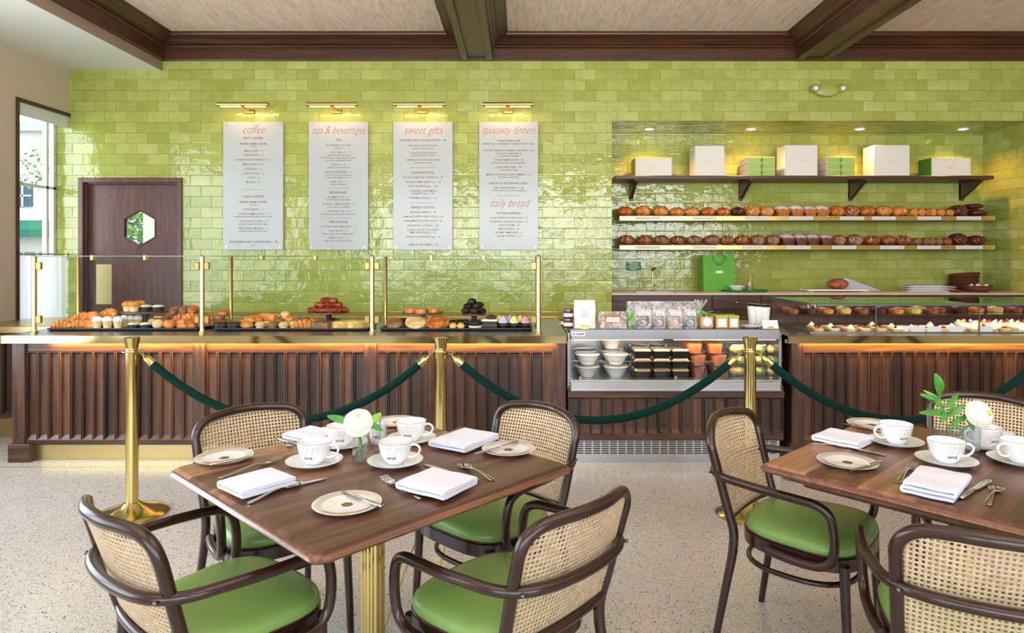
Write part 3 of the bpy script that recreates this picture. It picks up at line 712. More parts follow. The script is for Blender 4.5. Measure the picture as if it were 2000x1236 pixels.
for i in range(n):
    for j in range(6):
        a = gx0+(gx1-gx0)*i/n; m.box(a, a+(gx1-gx0)/n*.80, 4.611, 4.617, .145-.0155*j-.006, .145-.0155*j)
m.build('louvre_slots', 'black', g, 0)
m = MB(); m.box(KX0, KX1, 4.65, 5.2, .02, .50); m.build('carcass', 'steel_dark', t, 0)
area('case_led', ((KX0+KX1)/2, KF+.07, .83), (.35, 0, 0), 1.4, .03, 4.5, (1.0,.74,.52))

# ------------------------------------------------------------------ glass pastry case on the right counter
GX0, GF, GR, GT = 2.046, 4.70, 5.42, 1.097
gc = thing('glass_pastry_case', 'low glass pastry case with slim steel edges on the right counter', 'display case', (0,0,CT))
gt = GT-CT; gx1_ = 5.3
m = MB(); m.box(GX0, gx1_, GF-.015, GR, gt-.006, gt); m.build('top_pane', 'smoked', gc, 0)
m = MB(); m.box(GX0-.002, gx1_, GF-.020, GF-.015, gt-.008, gt+.002); m.box(GX0-.004, GX0, GF-.015, GR, gt-.008, gt+.002); m.box(GX0, gx1_, GR-.006, GR, gt-.008, gt+.002); m.build('glass_edge', 'glass_edge', gc, 0)
xsD = [GX0, PX(1711,GF), PX(1913,GF), PX(2115,GF), 4.9]
for a, b_ in zip(xsD, xsD[1:]):
    m = MB(); m.box(a+.003, b_-.003, GF, GF+.006, .008, gt-.012); m.build('front_pane', 'pane', gc, 0)
m = MB()
for x in xsD[1:]: m.box(x-.003, x+.003, GF-.002, GF+.008, .004, gt-.008)
m.box(GX0, gx1_, GF-.004, GF+.012, gt-.018, gt-.008, .001); m.build('steel_frame', 'steel', gc, 0)
m = MB(); m.box(GX0, GX0+.006, GF, GR, .008, gt-.01); m.build('side_pane', 'pane', gc, 0)
m = MB(); m.box(GX0, gx1_, GR-.02, GR-.005, .0012, gt-.012); m.build('rear_doors', 'door_veneer', gc, 0)
m = MB(); m.box(GX0+.01, gx1_, GF+.38, GR-.03, .095, .101); m.build('glass_shelf', 'clear_plastic', gc, 0)
m = MB(); m.box(GX0+.01, gx1_, GF+.01, GR-.03, .0012, .008); m.build('deck', 'steel', gc, 0)
for x in (GX0-.002, PX(1594,GF)):
    m = MB(); m.box(x-.012, x+.012, GF-.008, GF+.01, gt-.035, gt-.008, .002); m.build('corner_clip', 'chrome', gc, 15)
area('pastry_case_led', (3.3, GF+.05, GT-.03), (.3, 0, 0), 2.4, .02, 3.2, (1.0,.88,.72))
area('pastry_case_led', (3.3, GR-.06, GT-.03), (-.3, 0, 0), 2.4, .02, 1.2, (1.0,.78,.58))

# ------------------------------------------------------------------ niche: worktop, cabinets, shelves
NZ = 1.071
m = MB(); m.box(NX0+.001, NX1-.001, 6.385, DN-.001, NZ-.016, NZ, .002)
tag(m.build('niche_worktop', 'counter_stone', smooth=0), 'pale stone worktop running along the tiled niche', 'worktop')
def cab(name, label, x0, x1, kind):
    t = thing(name, label, 'cabinet', (x0, 6.41, 0)); w_ = x1-x0; tz = NZ-.018
    m = MB(); m.box(.001, w_-.001, .02, .62, .08, tz); m.build('body', 'shelf_walnut', t, 0)
    def front(nm, a, b_, z0, z1):
        m = MB(); s_ = .05
        m.box(a, b_, .0, .02, z0, z0+s_, .002); m.box(a, b_, .0, .02, z1-s_, z1, .002); m.box(a, a+s_, .0, .02, z0+s_, z1-s_, .002); m.box(b_-s_, b_, .0, .02, z0+s_, z1-s_, .002)
        m.box(a+s_, b_-s_, .010, .02, z0+s_, z1-s_); return m.build(nm, 'shelf_walnut', t, 20)
    if kind == 'door': front('door', .004, w_-.004, .09, tz-.004)
    elif kind == 'drawers':
        for z0, z1 in ((tz-.135, tz-.005), (tz-.29, tz-.14), (.09, tz-.295)):
            dr = front('drawer', .004, w_-.004, z0, z1)
            m = MB(); c = ((w_)/2, -.012, (z0+z1)/2+.0); m.ball(c, (.018,.010,.010), 12, 8); m.tube([(c[0],-.01,c[2]),(c[0],.01,c[2])], .004, 8); m.build('knob', 'brass_kick', dr)
    return t
N0, N1, N2, N3 = NX0+.005, PX(1391,6.41), PX(1487,6.41), PX(1720,6.41)
cab('base_cabinet', 'dark walnut cabinet with a framed door under the left end of the worktop', N0, N1, 'door')
cab('base_cabinet', 'dark walnut drawer cabinet with a pale knob under the green bag', N1, N2, 'drawers')
cab('base_cabinet', 'dark walnut cabinet behind the left end of the glass pastry case', N2, N3, 'door')
cab('base_cabinet', 'dark walnut cabinet behind the middle of the glass pastry case', N3, 4.1, 'door')
cab('base_cabinet', 'dark walnut cabinet at the far right under the worktop', 4.1, NX1-.005, 'door')
# top shelf with brackets
SD = 6.72
def sx(x): return PX(x, SD)
t = thing('walnut_shelf', 'dark walnut shelf on angled brackets holding the white boxes', 'shelf', (0, 0, PZ(346,SD)))
SZ = PZ(343, SD)
m = MB(); m.box(sx(1201), sx(1942), SD, DN-.001, -.02, SZ-PZ(346,SD), .003); m.build('board', 'shelf_walnut', t, 20)
for xb in (1232, 1446, 1660, 1876):
    X = PX(xb, DN); m = MB(); zz = -.02
    m.prism([(DN-.001, zz),(SD+.02, zz),(SD+.02, zz-.012),(DN-.03, zz-.17),(DN-.001, zz-.17)], X-.018, X+.018, 'x'); m.box(X-.018, X+.018, DN-.03, DN-.001, zz-.19, zz, .003); m.build('bracket', 'shelf_walnut', t, 20)
def tagshelf(label, ytop, ybot, tags):
    D_ = 6.70; t = thing('bread_shelf', label, 'shelf', (0, 0, PZ(ytop, D_)), group='brass fronted bread shelves'); x0, x1 = PX(1210,D_), PX(1944,D_)
    hgt = PZ(ytop,D_)-PZ(ybot,D_)
    m = MB(); m.box(x0, x1, D_+.004, DN-.001, -.022, -.003, .002); m.build('board', 'shelf_walnut', t, 0)
    m = MB(); m.box(x0, x1, D_, D_+.004, -hgt, .001, .001); f_ = m.build('brass_front', 'brass_soft', t, 0)
    for a, b_ in tags:
        m = MB(); m.box(PX(a,D_), PX(b_,D_), D_-.003, D_, -hgt+.006, -.004, .0008); m.build('paper_strip', 'paper_white', f_, 0)
        rnd = random.Random(a); m = MB(); xx = PX(a,D_)+.02
        while xx < PX(b_,D_)-.03:
            l_ = rnd.uniform(.008,.022); m.box(xx, xx+l_, D_-.0038, D_-.003, -hgt/2-.002, -hgt/2+.002); xx += l_+.005
        m.build('small_print', 'print_grey', f_, 0)
    return PZ(ytop, D_)
Z1 = tagshelf('upper brass-fronted bread shelf with white label strips', 422, 430.5, [(1241,1290),(1353,1400),(1454,1500),(1540,1588),(1640,1688),(1703,1749),(1792,1838),(1868,1916)])
Z2 = tagshelf('lower brass-fronted bread shelf with white label strips', 479, 487.5, [(1241,1290),(1353,1400),(1449,1496),(1536,1583),(1625,1672),(1719,1766),(1791,1837),(1867,1919)])
# recessed lights
for k, (x, lb) in enumerate(((1268,'above the small white box'),(1467,'above the left green stack'),(1679,'above the right green stack'),(1881,'above the white and green box'))):
    X, Y = PX(x,6.76), 6.76
    t = thing('recessed_light', 'round recessed downlight in the niche ceiling '+lb, 'downlight', (X,Y,NZ1), group='niche downlights')
    m = MB(); m.lathe([(.040,-.001),(.058,-.001),(.060,-.006),(.052,-.012),(.040,-.010),(.040,-.001)], 28); m.build('trim_ring', 'paper_white', t)
    m = MB(); m.lathe([(.0,-.004),(.040,-.004)], 24); m.build('lens', 'lamp_down', t)
    l = bpy.data.lights.new('downlight_beam', 'SPOT'); l.energy = 40; l.color = (1.0,.50,.17); l.spot_size = 2.3; l.spot_blend = .7; l.shadow_soft_size = .03
    o = bpy.data.objects.new('downlight_beam', l); COL.objects.link(o); o.location = (X, Y, NZ1-.02)
# emergency lamp painted with the wall
t = thing('emergency_light', 'green-painted emergency light with two lamp heads high on the tiled wall', 'emergency light', (PX(1612,DW), DW, PZ(178,DW)))
m = MB(); m.rings([[(.125*s*math.cos(a), -y, .058*s*math.sin(a)*(1 if math.sin(a) > 0 else 1.05)) for a in [2*PI*k/28 for k in range(28)]] for s, y in ((1,.0),(1,.035),(.93,.05),(.7,.058))]); m.build('housing', 'emergency_green', t)
for s_ in (-1, 1):
    m = MB(); m.ball((s_*.125, -.055, .012), (.040,.05,.038), 18, 12); hd = m.build('lamp_head', 'emergency_green', t)
    m = MB(); m.ball((s_*.128, -.088, .008), (.025,.02,.025), 16, 10); m.build('lens', 'lens', hd)
# ------------------------------------------------------------------ chairs
def make_chair():
    t = thing('armchair', 'x', 'armchair', group='cane and green leather armchairs')
    a, rake, zs = .190, .262, .414
    def ys(z): return -a-rake*(z-zs) if z > zs else -a-.17*(zs-z)
    zt = .800; r0 = .0165; hw = .212; bow = .050
    def hwz(z): return .198+(.018)*(max(0, z-zs)/.35)
    # back legs and back frame in one bent rod
    L = []
    for z in (0,.12,.25,.36,.44,.52,.60,.66,.70): L.append((-hwz(z) if z > zs else -(.198+.03*(zs-z)/zs), ys(z), z))
    xc = hwz(.70)
    L += [(-xc-.001, ys(.735)-.001, .735), (-xc+.014, ys(.765)-.003, .768), (-xc+.048, ys(.785)-.011, .790), (-xc+.10, ys(.795)-.026, .799), (-.055, ys(zt)-.042, zt+.003), (0, ys(zt)-bow+.004, zt+.004)]
    full = L+[(-x, y, z) for x, y, z in reversed(L[:-1])]
    P = spline(full, 5); R = []
    for p in P: R.append(.0165 if p.z > .4 else .0125+.004*(p.z/.4))
    m = MB(); m.tube(P, R, 14, up=(0,1,0)); m.build('back_frame', 'bentwood', t, 60)
    # cane
    z0, z1 = .478, .790; W0 = .215; pit = .0128
    nx, nz = int(2*W0/pit)+1, int((z1-z0)/pit)+1
    m = MB()
    def lim(z):
        w_ = hwz(z)-.004; c = zt-.078
        return w_ if z < c else max(.02, w_-.075+math.sqrt(max(0, .075**2-(z-c)**2)))
    def srf(x, z):
        l = lim(z); x = max(-l, min(l, x)); u = x/.215
        return (x, ys(z)-bow*(1-u*u)*(.35+.65*(z-z0)/(z1-z0))-.0, z)
    hr = .0037; oc = [(hr*math.cos(PI/8+k*PI/4), hr*math.sin(PI/8+k*PI/4)) for k in range(8)]
    for j in range(nz):
        for i in range(nx):
            cx_ = -nx*pit/2+pit*(i+.5); cz_ = z0+pit*(j+.5)
            if abs(cx_) > lim(cz_)+pit*.5: continue
            h_ = pit/2
            sq = [(h_,h_),(0,h_),(-h_,h_),(-h_,0),(-h_,-h_),(0,-h_),(h_,-h_),(h_,0)]   # start at 45 degrees
            hs = [(hr*1.05*math.cos(PI/4+k*PI/4), hr*1.05*math.sin(PI/4+k*PI/4)) for k in range(8)]
            if abs(cx_) > lim(cz_)-.008 or j == 0 or j == nz-1:
                m.add([srf(cx_+p, cz_+q_) for p, q_ in (sq[0],sq[2],sq[4],sq[6])], [(0,1,2,3)]); continue
            vs = [srf(cx_+p, cz_+q_) for p, q_ in sq]+[srf(cx_+p, cz_+q_) for p, q_ in hs]
            m.add(vs, [(k, (k+1) % 8, (k+1) % 8+8, k+8) for k in range(8)])
    o = m.build('cane_panel', 'cane', t, 0)
    for p in o.data.polygons: p.use_smooth = True
    md = o.modifiers.new('thickness', 'SOLIDIFY'); md.thickness = .0018; md.offset = 0
    # lower rail of the back
    m = MB(); z = .472; m.tube(spline([(-hwz(z), ys(z), z), (-.13, ys(z)-.020, z), (0, ys(z)-.030, z), (.13, ys(z)-.020, z), (hwz(z), ys(z), z)], 6), .0115, 10); m.build('lower_rail', 'bentwood', t, 60)
    # arms: one rod looping behind the back and down to the seat frame
    A = [(.222,-.07,.418),(.236,.00,.415),(.243,.07,.416),(.247,.118,.424),(.250,.150,.452),(.253,.160,.50),(.256,.157,.56),(.258,.142,.603),(.261,.105,.624),(.264,.05,.630),(.265,-.04,.634),(.256,-.13,.637),(.236,-.215,.637),(.196,-.268,.637),(.12,-.300,.637),(0,-.312,.637)]
    full = A+[(-x, y, z) for x, y, z in reversed(A[:-1])]
    m = MB(); m.tube(spline(full, 5), .0148, 14); m.build('arm_rail', 'bentwood', t, 60)
    # seat frame and cushion, both following the same rounded outline
    def outline(s, z, n=48):
        out = []
        for k in range(n):
            q_ = 2*PI*k/n; c, s_ = math.cos(q_), math.sin(q_)
            e = .62
            x = math.copysign(abs(c)**e, c); y = math.copysign(abs(s_)**e, s_)
            wy = .5+.5*y; X = x*(.196+.036*wy)*s; Y = .005+y*.205*s
            out.append((X, Y, z))
        return out
    m = MB(); m.rings([outline(1.0,.396), outline(1.015,.398), outline(1.015,.440), outline(.99,.444)]); m.build('seat_frame', 'bentwood', t, 40)
    m = MB(); m.rings([outline(.985,.442), outline(1.0,.450), outline(1.005,.460), outline(.985,.473), outline(.93,.484), outline(.82,.491), outline(.6,.496), outline(.3,.498), outline(.02,.499)]); m.build('seat_cushion', 'leather', t, 60)
    m = MB(); m.tube(outline(1.003,.4465), .0028, 6, closed=True); m.build('seat_piping', 'bentwood', t, 60)
    for s_ in (-1, 1):
        m = MB(); m.tube(spline([(s_*.188,.172,.42),(s_*.190,.176,.30),(s_*.194,.184,.15),(s_*.197,.190,0)], 4), [.0175-.005*k/12 for k in range(13)], 12); m.build('front_leg', 'bentwood', t, 60)
    m = MB(); R_ = []
    for k in range(40):
        q_ = 2*PI*k/40; c, s_ = math.cos(q_), math.sin(q_); e = .8
        R_.append((math.copysign(abs(c)**e, c)*.186, -.012+math.copysign(abs(s_)**e, s_)*.186, .330))
    m.tube(R_, .0095, 10, closed=True); m.build('stretcher_ring', 'bentwood', t, 60)
    for s_ in (-1, 1):
        m = MB(); m.ball((s_*hwz(.637)*1.0, ys(.637)-.034, .637), .006, 10, 6); m.build('screw', 'steel_dark', t)
    return t
CH = [(-.818,1.869,-38.7,'green-seated armchair with its cane back to the viewer at the near left corner'),
      (-.052,1.898,46.3,'green-seated armchair with its cane back to the viewer between the two tables'),
      (-.900,2.485,-138.7,'cane-backed armchair on the far left side of the left table, behind the brass post'),
      (-.125,2.528,137.4,'cane-backed armchair on the far right side of the left table, near the steel case'),
      (1.049,2.418,-131.0,'whole armchair in side view at the left corner of the right table'),
      (1.203,1.761,-22.8,'armchair cut by the lower right corner, its cane back to the viewer'),
      (1.870,2.718,139.2,'cane-backed armchair behind the flowers of the right table')]
ch0 = None
for (x, y, a, lb) in CH:
    if ch0 is None: ch0 = make_chair(); ch0['label'] = lb; ch0.location = (x,y,0); ch0.rotation_euler.z = math.radians(a)
    else: dup(ch0, (x,y,0), math.radians(a), lb)

# ------------------------------------------------------------------ tables
TZ = .75
def make_table(x, y, deg, label):
    t = thing('dining_table', label, 'table', (x, y, 0), math.radians(deg), group='square walnut pedestal tables'); s = .468
    def R(d, z, r=.035): return rrect(s-d, s-d, r, 6, z)
    m = MB(); m.rings([R(.012,.7435,.03), R(.021,.7485,.025), R(.024,TZ,.022)], 0); m.build('tabletop', 'walnut_top', t, 20)
    m = MB(); m.rings([R(.055,.700,.02), R(.055,.716,.02), R(.020,.719,.03), R(.006,.724,.035), R(.0,.731,.04), R(.003,.738,.04), R(.012,.7436,.03)]); m.build('edge_moulding', 'walnut_edge', t, 50)
    m = MB(); m.box(-.36,.36,-.36,.36,.672,.700,.004); m.build('under_frame', 'shelf_walnut', t, 0)
    fl = lambda a: 1-.055*(0.5-0.5*math.cos(14*a))**2
    m = MB(); m.lathe([(.040,.03),(.040,.672)], 112, rad=fl); m.lathe([(.055,.655),(.055,.672)], 32); m.build('fluted_column', 'brass', t, 60)
    m = MB(); m.lathe([(.25,0),(.25,.008),(.235,.014),(.08,.026),(.055,.034),(.05,.05),(.042,.055)], 48); m.build('base_disc', 'brass_soft', t)
    return t
make_table(-.478, 2.160, 46.5, 'square walnut table set for four, on the left')
make_table(1.438, 2.160, 42.4, 'square walnut table set for four, on the right')

# ------------------------------------------------------------------ stanchions and ropes
SDp = 3.69
def make_stanchion():
    t = thing('brass_stanchion', 'x', 'stanchion', group='polished brass rope posts')
    m = MB(); m.lathe([(.186,0),(.188,.006),(.182,.012),(.15,.020),(.10,.034),(.06,.052),(.042,.066),(.036,.07)], 56); m.build('base', 'brass', t)
    m = MB(); m.lathe([(.0325,.066),(.0325,.915)], 32); m.build('pole', 'brass', t)
    m = MB(); m.lathe([(.033,.908),(.030,.915),(.031,.925),(.041,.972),(.042,.978),(.037,.980),(.0,.981)], 32); m.build('cap', 'brass', t)
    m = MB(); m.lathe([(.033,.898),(.052,.900),(.054,.903),(.052,.906),(.033,.908)], 32); m.build('hook_ring', 'brass', t)
    return t
sx_ = [-2.149, -.437, 1.277, 2.985]
lbs = ['brass stanchion at the left, whole with its round base in view', 'brass stanchion standing behind the left table', 'brass stanchion in front of the steel refrigerated case', 'brass stanchion at the right edge']
st = None
for x, lb in zip(sx_[:3], lbs):
    if st is None: st = make_stanchion(); st.location = (x, SDp, 0); st['label'] = lb
    else: dup(st, (x, SDp, 0), 0, lb)
dup(st, (2.985, SDp, 0), 0, lbs[3])
def make_rope():
    t = thing('velvet_rope', 'x', 'rope', group='dark green velvet ropes'); L = 1.711
    zt, zm = .838, .520
    x0, x1 = .108, L-.108
    def cat(u): return zm+(zt-zm)*abs(2*u-1)**2.05
    P = [(x0+(x1-x0)*u, 0, cat(u)) for u in [k/40 for k in range(41)]]
    m = MB(); m.tube(P, .0225, 14, up=(0,1,0)); m.build('velvet', 'velvet', t, 60)
    for e, s_ in ((0, 1), (1, -1)):
        p = Vector(P[0] if e == 0 else P[-1]); q_ = Vector(P[1] if e == 0 else P[-2]); d_ = (p-q_).normalized()
        m = MB(); m.tube([p-d_*.012, p+d_*.028, p+d_*.040, p+d_*.046, p+d_*.056], [.0235,.0235,.019,.012,.008], 16); m.build('ferrule', 'brass', t, 40)
        hx_ = .052 if e == 0 else L-.052; g = Vector((hx_, 0, .902))
        s0 = p+d_*.055; mid = (s0+g)/2
        m = MB(); m.tube([s0+Vector((.004*s_*math.sin(k*.9), .004*math.cos(k*.9), 0))+(mid-s0)*(k/8) for k in range(9)], .0032, 6)
        nn = (g-mid).normalized(); sd = Vector((-nn.z, 0, nn.x)); ln = (g-mid).length
        m.tube([mid+nn*(ln*.5*(1-math.cos(a)))+sd*(.010*math.sin(a)) for a in [2*PI*k/16 for k in range(16)]], .0034, 6, closed=True)
        m.build('hook', 'brass_soft', t, 60)
    return t
rl = ['dark green velvet rope hanging between the left and middle brass posts', 'dark green velvet rope hanging in front of the steel case', 'dark green velvet rope hanging in front of the right counter']
rp = None
for x, lb in zip(sx_[:3], rl):
    if rp is None: rp = make_rope(); rp.location = (x, SDp, 0); rp['label'] = lb
    else: dup(rp, (x, SDp, 0), 0, lb)
dup(rp, (2.985, SDp, 0), 0, 'end of a green velvet rope rising at the right edge')

# ------------------------------------------------------------------ menu boards and picture lights
BD = DW-.03
def board(x0, x1, label, lines):
    D_ = BD; X0, X1 = PX(x0,D_), PX(x1,D_); Zt, Zb = PZ(238,D_), PZ(488,D_); c = (X0+X1)/2
    t = thing('menu_board', label, 'menu board', (c, D_, Zt), group='frosted menu boards')
    hw = (X1-X0)/2
    m = MB(); m.box(-hw, hw, 0, .008, Zb-Zt, 0, .001); pn = m.build('panel', 'frosted_acrylic', t, 0)
    for sx2 in (-1, 1):
        for z in (-.028, Zb-Zt+.028):
            m = MB(); xx = sx2*(hw-.030); m.tube([(xx,-.006,z),(xx,.0295,z)], .0085, 14); m.build('standoff_screw', 'brass_kick', t, 40)
    
    for (py, s, size, kind) in lines:
        z = PZ(py, D_)-Zt; tx = MB()
        if s == '-':
            tx.box(-.11*size, .11*size, -.0015, 0, z-.0012, z+.0012); tx.build('divider_line', 'menu_print', pn, 0); continue
        sh = .45 if kind == 's' else 0
        off = .0006 if kind == 'b' else (.0003 if kind != 's' else -.0012)
        vs, fs = text2d(s, size, sh, 'CENTER', off, 1.0 if kind == 's' else 1.08)
        xs_ = [v[0] for v in vs]; mx = max(abs(min(xs_)), abs(max(xs_))) if xs_ else 1; k = min(1, (hw-.02)/mx)
        ysc = 1.35 if kind == 's' else 1
        tx.add([(v[0]*k, -.0012, z+v[1]*ysc) for v in vs], fs)
        tx.build('script_heading' if kind == 's' else 'text_line', 'copper_print' if kind == 's' else 'menu_print', pn, 0)
    return t
def LN(rows): return rows
t1 = [(253,'coffee',.088,'s'),(270,'HOT COFFEE',.030,'b'),(281,'IRVING FARM COFFEE',.025,'b'),(286,'new york',.018,'n'),(295,'SMALL DRIP ~ 4',.024,'n'),(303,'LARGE DRIP ~ 5',.024,'n'),(312,'DOUBLE SHOT ESPRESSO ~ 5',.024,'n'),(321,'MACCHIATO ~ 5',.024,'n'),(330,'CORTADO ~ 5',.024,'n'),(339,'CAPPUCCINO ~ 6',.024,'n'),(347,'LATTE ~ 6',.024,'n'),(356,'MOCHA ~ 6',.024,'n'),(370,'-',1.0,''),
 (384,'COLD COFFEE',.030,'b'),(394.5,'IRVING FARM COFFEE',.025,'b'),(400,'new york',.018,'n'),(409,'COLD BREW ~ 5',.024,'n'),(418,'HONEYCOMB LATTE ~ 7',.024,'n'),(423,'espresso, honeycomb cocktail, almond milk',.019,'n'),(432,'THAI ICED COFFEE ~ 7',.024,'n'),(437.5,'cold brew, vanilla coconut cream',.019,'n'),(446,'ICED WHITE MOCHA ~ 7',.024,'n'),(451,'espresso, white chocolate, milk',.019,'n'),(472.5,'GOTHAM ROAST COFFEE BAG ~ 18',.027,'b'),(478,'12oz',.018,'n')]
t2 = [(254.5,'tea & beverages',.085,'s'),(273.5,'TEA',.030,'b'),(284,'IN PURSUIT OF TEA',.025,'n'),(289,'new york',.018,'n'),(298,'HOT TEA ~ 5',.024,'n'),(303,'english breakfast, earl grey,',.019,'n'),(308,'jasmine pearls, sencha, oolong, rooibos,',.019,'n'),(313,'chamomile, peppermint, chai',.019,'n'),(322,'LATTES ~ 6',.024,'n'),(327,'matcha, chai, london fog',.019,'n'),(336,'ICED STRAWBERRY ~ 7',.024,'n'),(341.5,'coconut milk or oatmilk latte',.019,'n'),(346.5,'coconut milk ginger or yuzu',.019,'n'),(355,'ICED TEA ~ 5',.024,'n'),(360,'classic or hibiscus',.019,'n'),(367.5,'-',.95,''),
 (376,'BEVERAGES',.030,'b'),(385,'KOMBUCHA ~ 8',.024,'n'),(390,'harvest health, orange elixir',.019,'n'),(398.5,'CLASSIC LEMONADES ~ 6',.024,'n'),(404,'lemon, seasonal, sparkling',.019,'n'),(412.5,'ORANGE FIZZ ~ 8',.024,'n'),(418,'tangerine, sparkling water, strawberry',.019,'n'),(425.5,'-',1.1,''),(433.5,'FRESH JUICE',.030,'b'),(442.5,'FLORIDA ORANGE JUICE ~ 9',.024,'n'),(451,'HIVE ALIVE ~ 11',.024,'n'),(456.5,'beet, orange, carrot, ginger, lemon',.019,'n'),(464.5,'GREEN DAY ~ 11',.024,'n'),(470,'kale, celery, apple, lemon, basil',.019,'n')]
t3 = [(254.5,'sweet gifts',.085,'s'),(274,'HIVE GIFT BOX COLLECTIONS ~ 48',.026,'b'),(284.5,'BRUNCH COLLECTION',.024,'n'),(290,'delicious morning treats',.019,'n'),(299,'COOKIE COLLECTION',.024,'n'),(304,'assorted favourite cookies',.019,'n'),(312.5,'CONFECTION COLLECTION',.024,'n'),(318,'handcrafted candies',.019,'n'),(327.5,'-',1.15,''),(337.5,'CONFECTIONS',.030,'b'),(346.5,'SALTED ALMOND TOFFEE gf ~ 18',.024,'n'),(355.5,'HONEYCOMB CANDY gf ~ 18',.024,'n'),(364,'PATE DE FRUIT gf v ~ 18',.024,'n'),(373,'CANDIED CINNAMON',.024,'n'),(378,'CASHEWS gf v ~ 16',.024,'n'),(386.5,'CARAMEL BAR gf v ~ 16',.024,'n'),(396,'-',1.1,''),
 (405,'BAKED GOODS',.030,'b'),(414.5,'BANANA BREAD ~ 18',.024,'n'),(423,'ALMOND POPPY SEED CAKE ~ 18',.024,'n'),(431.5,'CINNAMON COFFEE CAKE ~ 18',.024,'n'),(440.5,'ASSORTED COOKIES ~ 20',.024,'n'),(449,'CHOCOLATEY COCONUT',.024,'n'),(454,'MACAROONS gf ~ 12',.024,'n'),(462.5,'CRUNCHY GRANOLA gf ~ 14',.024,'n'),(478,'ADD A GIFT BOX ~ 5',.027,'b')]
t4 = [(254.5,'takeaway dinners',.085,'s'),(275,'TOMATO MENU 4PM',.022,'n'),(281,'MONDAY - SATURDAY 3 PM IN THE FOYER',.023,'n'),(294,'WOOD FIRED ROTISSERIE CHICKEN ~ 65',.024,'n'),(299.5,'whole bird, roasted potatoes',.019,'n'),(304.5,'and seasonal vegetables',.019,'n'),(312.5,'TURKEY MEATLOAF ~ 70',.024,'n'),(318,'mashed potatoes & seasonal vegetables',.019,'n'),(326.5,'CAJUN BBQ RIBS ~ 90',.024,'n'),(332,'creamy potato salad',.019,'n'),(341,'MAKE A ROASTED OLD SUMMER ~ 50',.024,'n'),(346,'heirloom caprese salad',.019,'n'),(358,'FRIDAY & SATURDAY ONLY',.028,'b'),(367,'BEEF TENDERLOIN ~ 120',.024,'n'),(372,'mashed potatoes & seasonal vegetables',.019,'n'),(382,'-',1.0,''),
 (397,'daily bread',.085,'s'),(416.5,'ARTISAN BREADS',.028,'b'),(425.5,'OLIVE GREEN SOURDOUGH ~ 8',.024,'n'),(433,'ROASTED GOLDEN RAISIN ~ 8',.024,'n'),(440,'OLIVE THYME ~ 8',.024,'n'),(447,'MULTIGRAIN ~ 8',.024,'n'),(454,'SESAME SEMOLINA ~ 8',.024,'n'),(461,'HONEY WHEAT ~ 8',.024,'n')]
board(436, 553, 'frosted menu board headed coffee', t1); board(603, 719, 'frosted menu board headed tea and beverages', t2)
board(768, 884, 'frosted menu board headed sweet gifts', t3); board(936, 1051, 'frosted menu board headed takeaway dinners', t4)
def pic_light():
    t = thing('picture_light', 'x', 'wall lamp', group='brass picture lights')
    m = MB(); m.prism([(-.012+.024*math.cos(a)*1.1-.16, .018*math.sin(a)+.012) for a in [PI*k/10 for k in range(11)]], -.235, .235, 'x')
    m.tube([(-.235,-.172,.010),(.235,-.172,.010)], .020, 16); m.build('shade', 'brass_soft', t, 40)
    for a, b_ in ((-.21,-.02),(.02,.21)):
        m = MB(); m.box(a, b_, -.186, -.158, -.0125, -.0095); m.build('lamp_tube', 'lamp_warm', t, 0)
    m = MB(); m.tube([(0,-.172,.0),(0,-.11,-.016),(0,-.02,-.02)], .009, 10); m.build('arm', 'brass_soft', t, 60)
    m = MB(); m.box(-.045,.045,-.022,-.002,-.042,-.005,.003); m.build('wall_plate', 'brass_aged', t, 15)
    return t
pl = None
for (x, nm) in ((479,'coffee'),(652,'tea and beverages'),(821,'sweet gifts'),(992,'takeaway dinners')):
    X, Z = PX(x, DW-.12), PZ(206, DW-.17); lb = 'slim brass picture light above the %s board' % nm
    if pl is None: pl = pic_light(); pl.location = (X, DW, Z); pl['label'] = lb
    else: dup(pl, (X, DW, Z), 0, lb)
    area('picture_lamp', (X, DW-.165, Z-.02), (.75, 0, 0), .40, .02, 1.0, (1.0,.55,.22))
# ------------------------------------------------------------------ things in the niche
def ord_(n): return ['first','second','third','fourth','fifth','sixth','seventh','eighth','ninth','tenth','eleventh','twelfth','thirteenth','fourteenth','fifteenth','sixteenth','seventeenth','eighteenth','nineteenth','twentieth','twenty-first','twenty-second','twenty-third','twenty-fourth','twenty-fifth','twenty-sixth','twenty-seventh','twenty-eighth','twenty-ninth','thirtieth'][n]
BXD = 6.76; BZ = SZ
def carton(x0, x1, ytop, label, depth=.22, side=None, logo=True):
    X0, X1, hh = PX(x0,BXD), PX(x1,BXD), PZ(ytop,BXD)-BZ
    t = thing('gift_box', label, 'box', ((X0+X1)/2, BXD, BZ), group='boxes on the walnut shelf'); hw = (X1-X0)/2
    m = MB(); m.box(-hw, hw, 0, depth, .0, hh, .003); m.build('carton', side or 'box_white', t, 15)
    m = MB(); m.box(-hw+.006, hw-.006, -.004, .001, .006, hh-.006, .001); f_ = m.build('front_lid', 'box_white', t, 0)
    m = MB()
    for a, b_, c, d in ((-hw+.004,hw-.004,hh-.007,hh-.005),(-hw+.004,hw-.004,.005,.007),(-hw+.004,-hw+.006,.005,hh-.005),(hw-.006,hw-.004,.005,hh-.005)): m.box(a,b_,-.0048,-.003,c,d)
    m.build('lid_line', 'box_edge', f_, 0)
    if logo:
        m = MB(); vs, fs = text2d('HIVE', .022, 0, 'CENTER', 0, 1.2); m.add([(v[0], -.0055, hh*.48+v[1]) for v in vs], fs); m.build('embossed_logo', 'box_edge', f_, 0)
carton(1240,1313,308,'low white box at the left end of the walnut shelf', side='box_green')
carton(1357,1415,284,'tall white box between the low box and the left green stack')
carton(1533,1597,283,'tall white box between the two green stacks')
carton(1707,1777,283,'tall white box right of the right green stack')
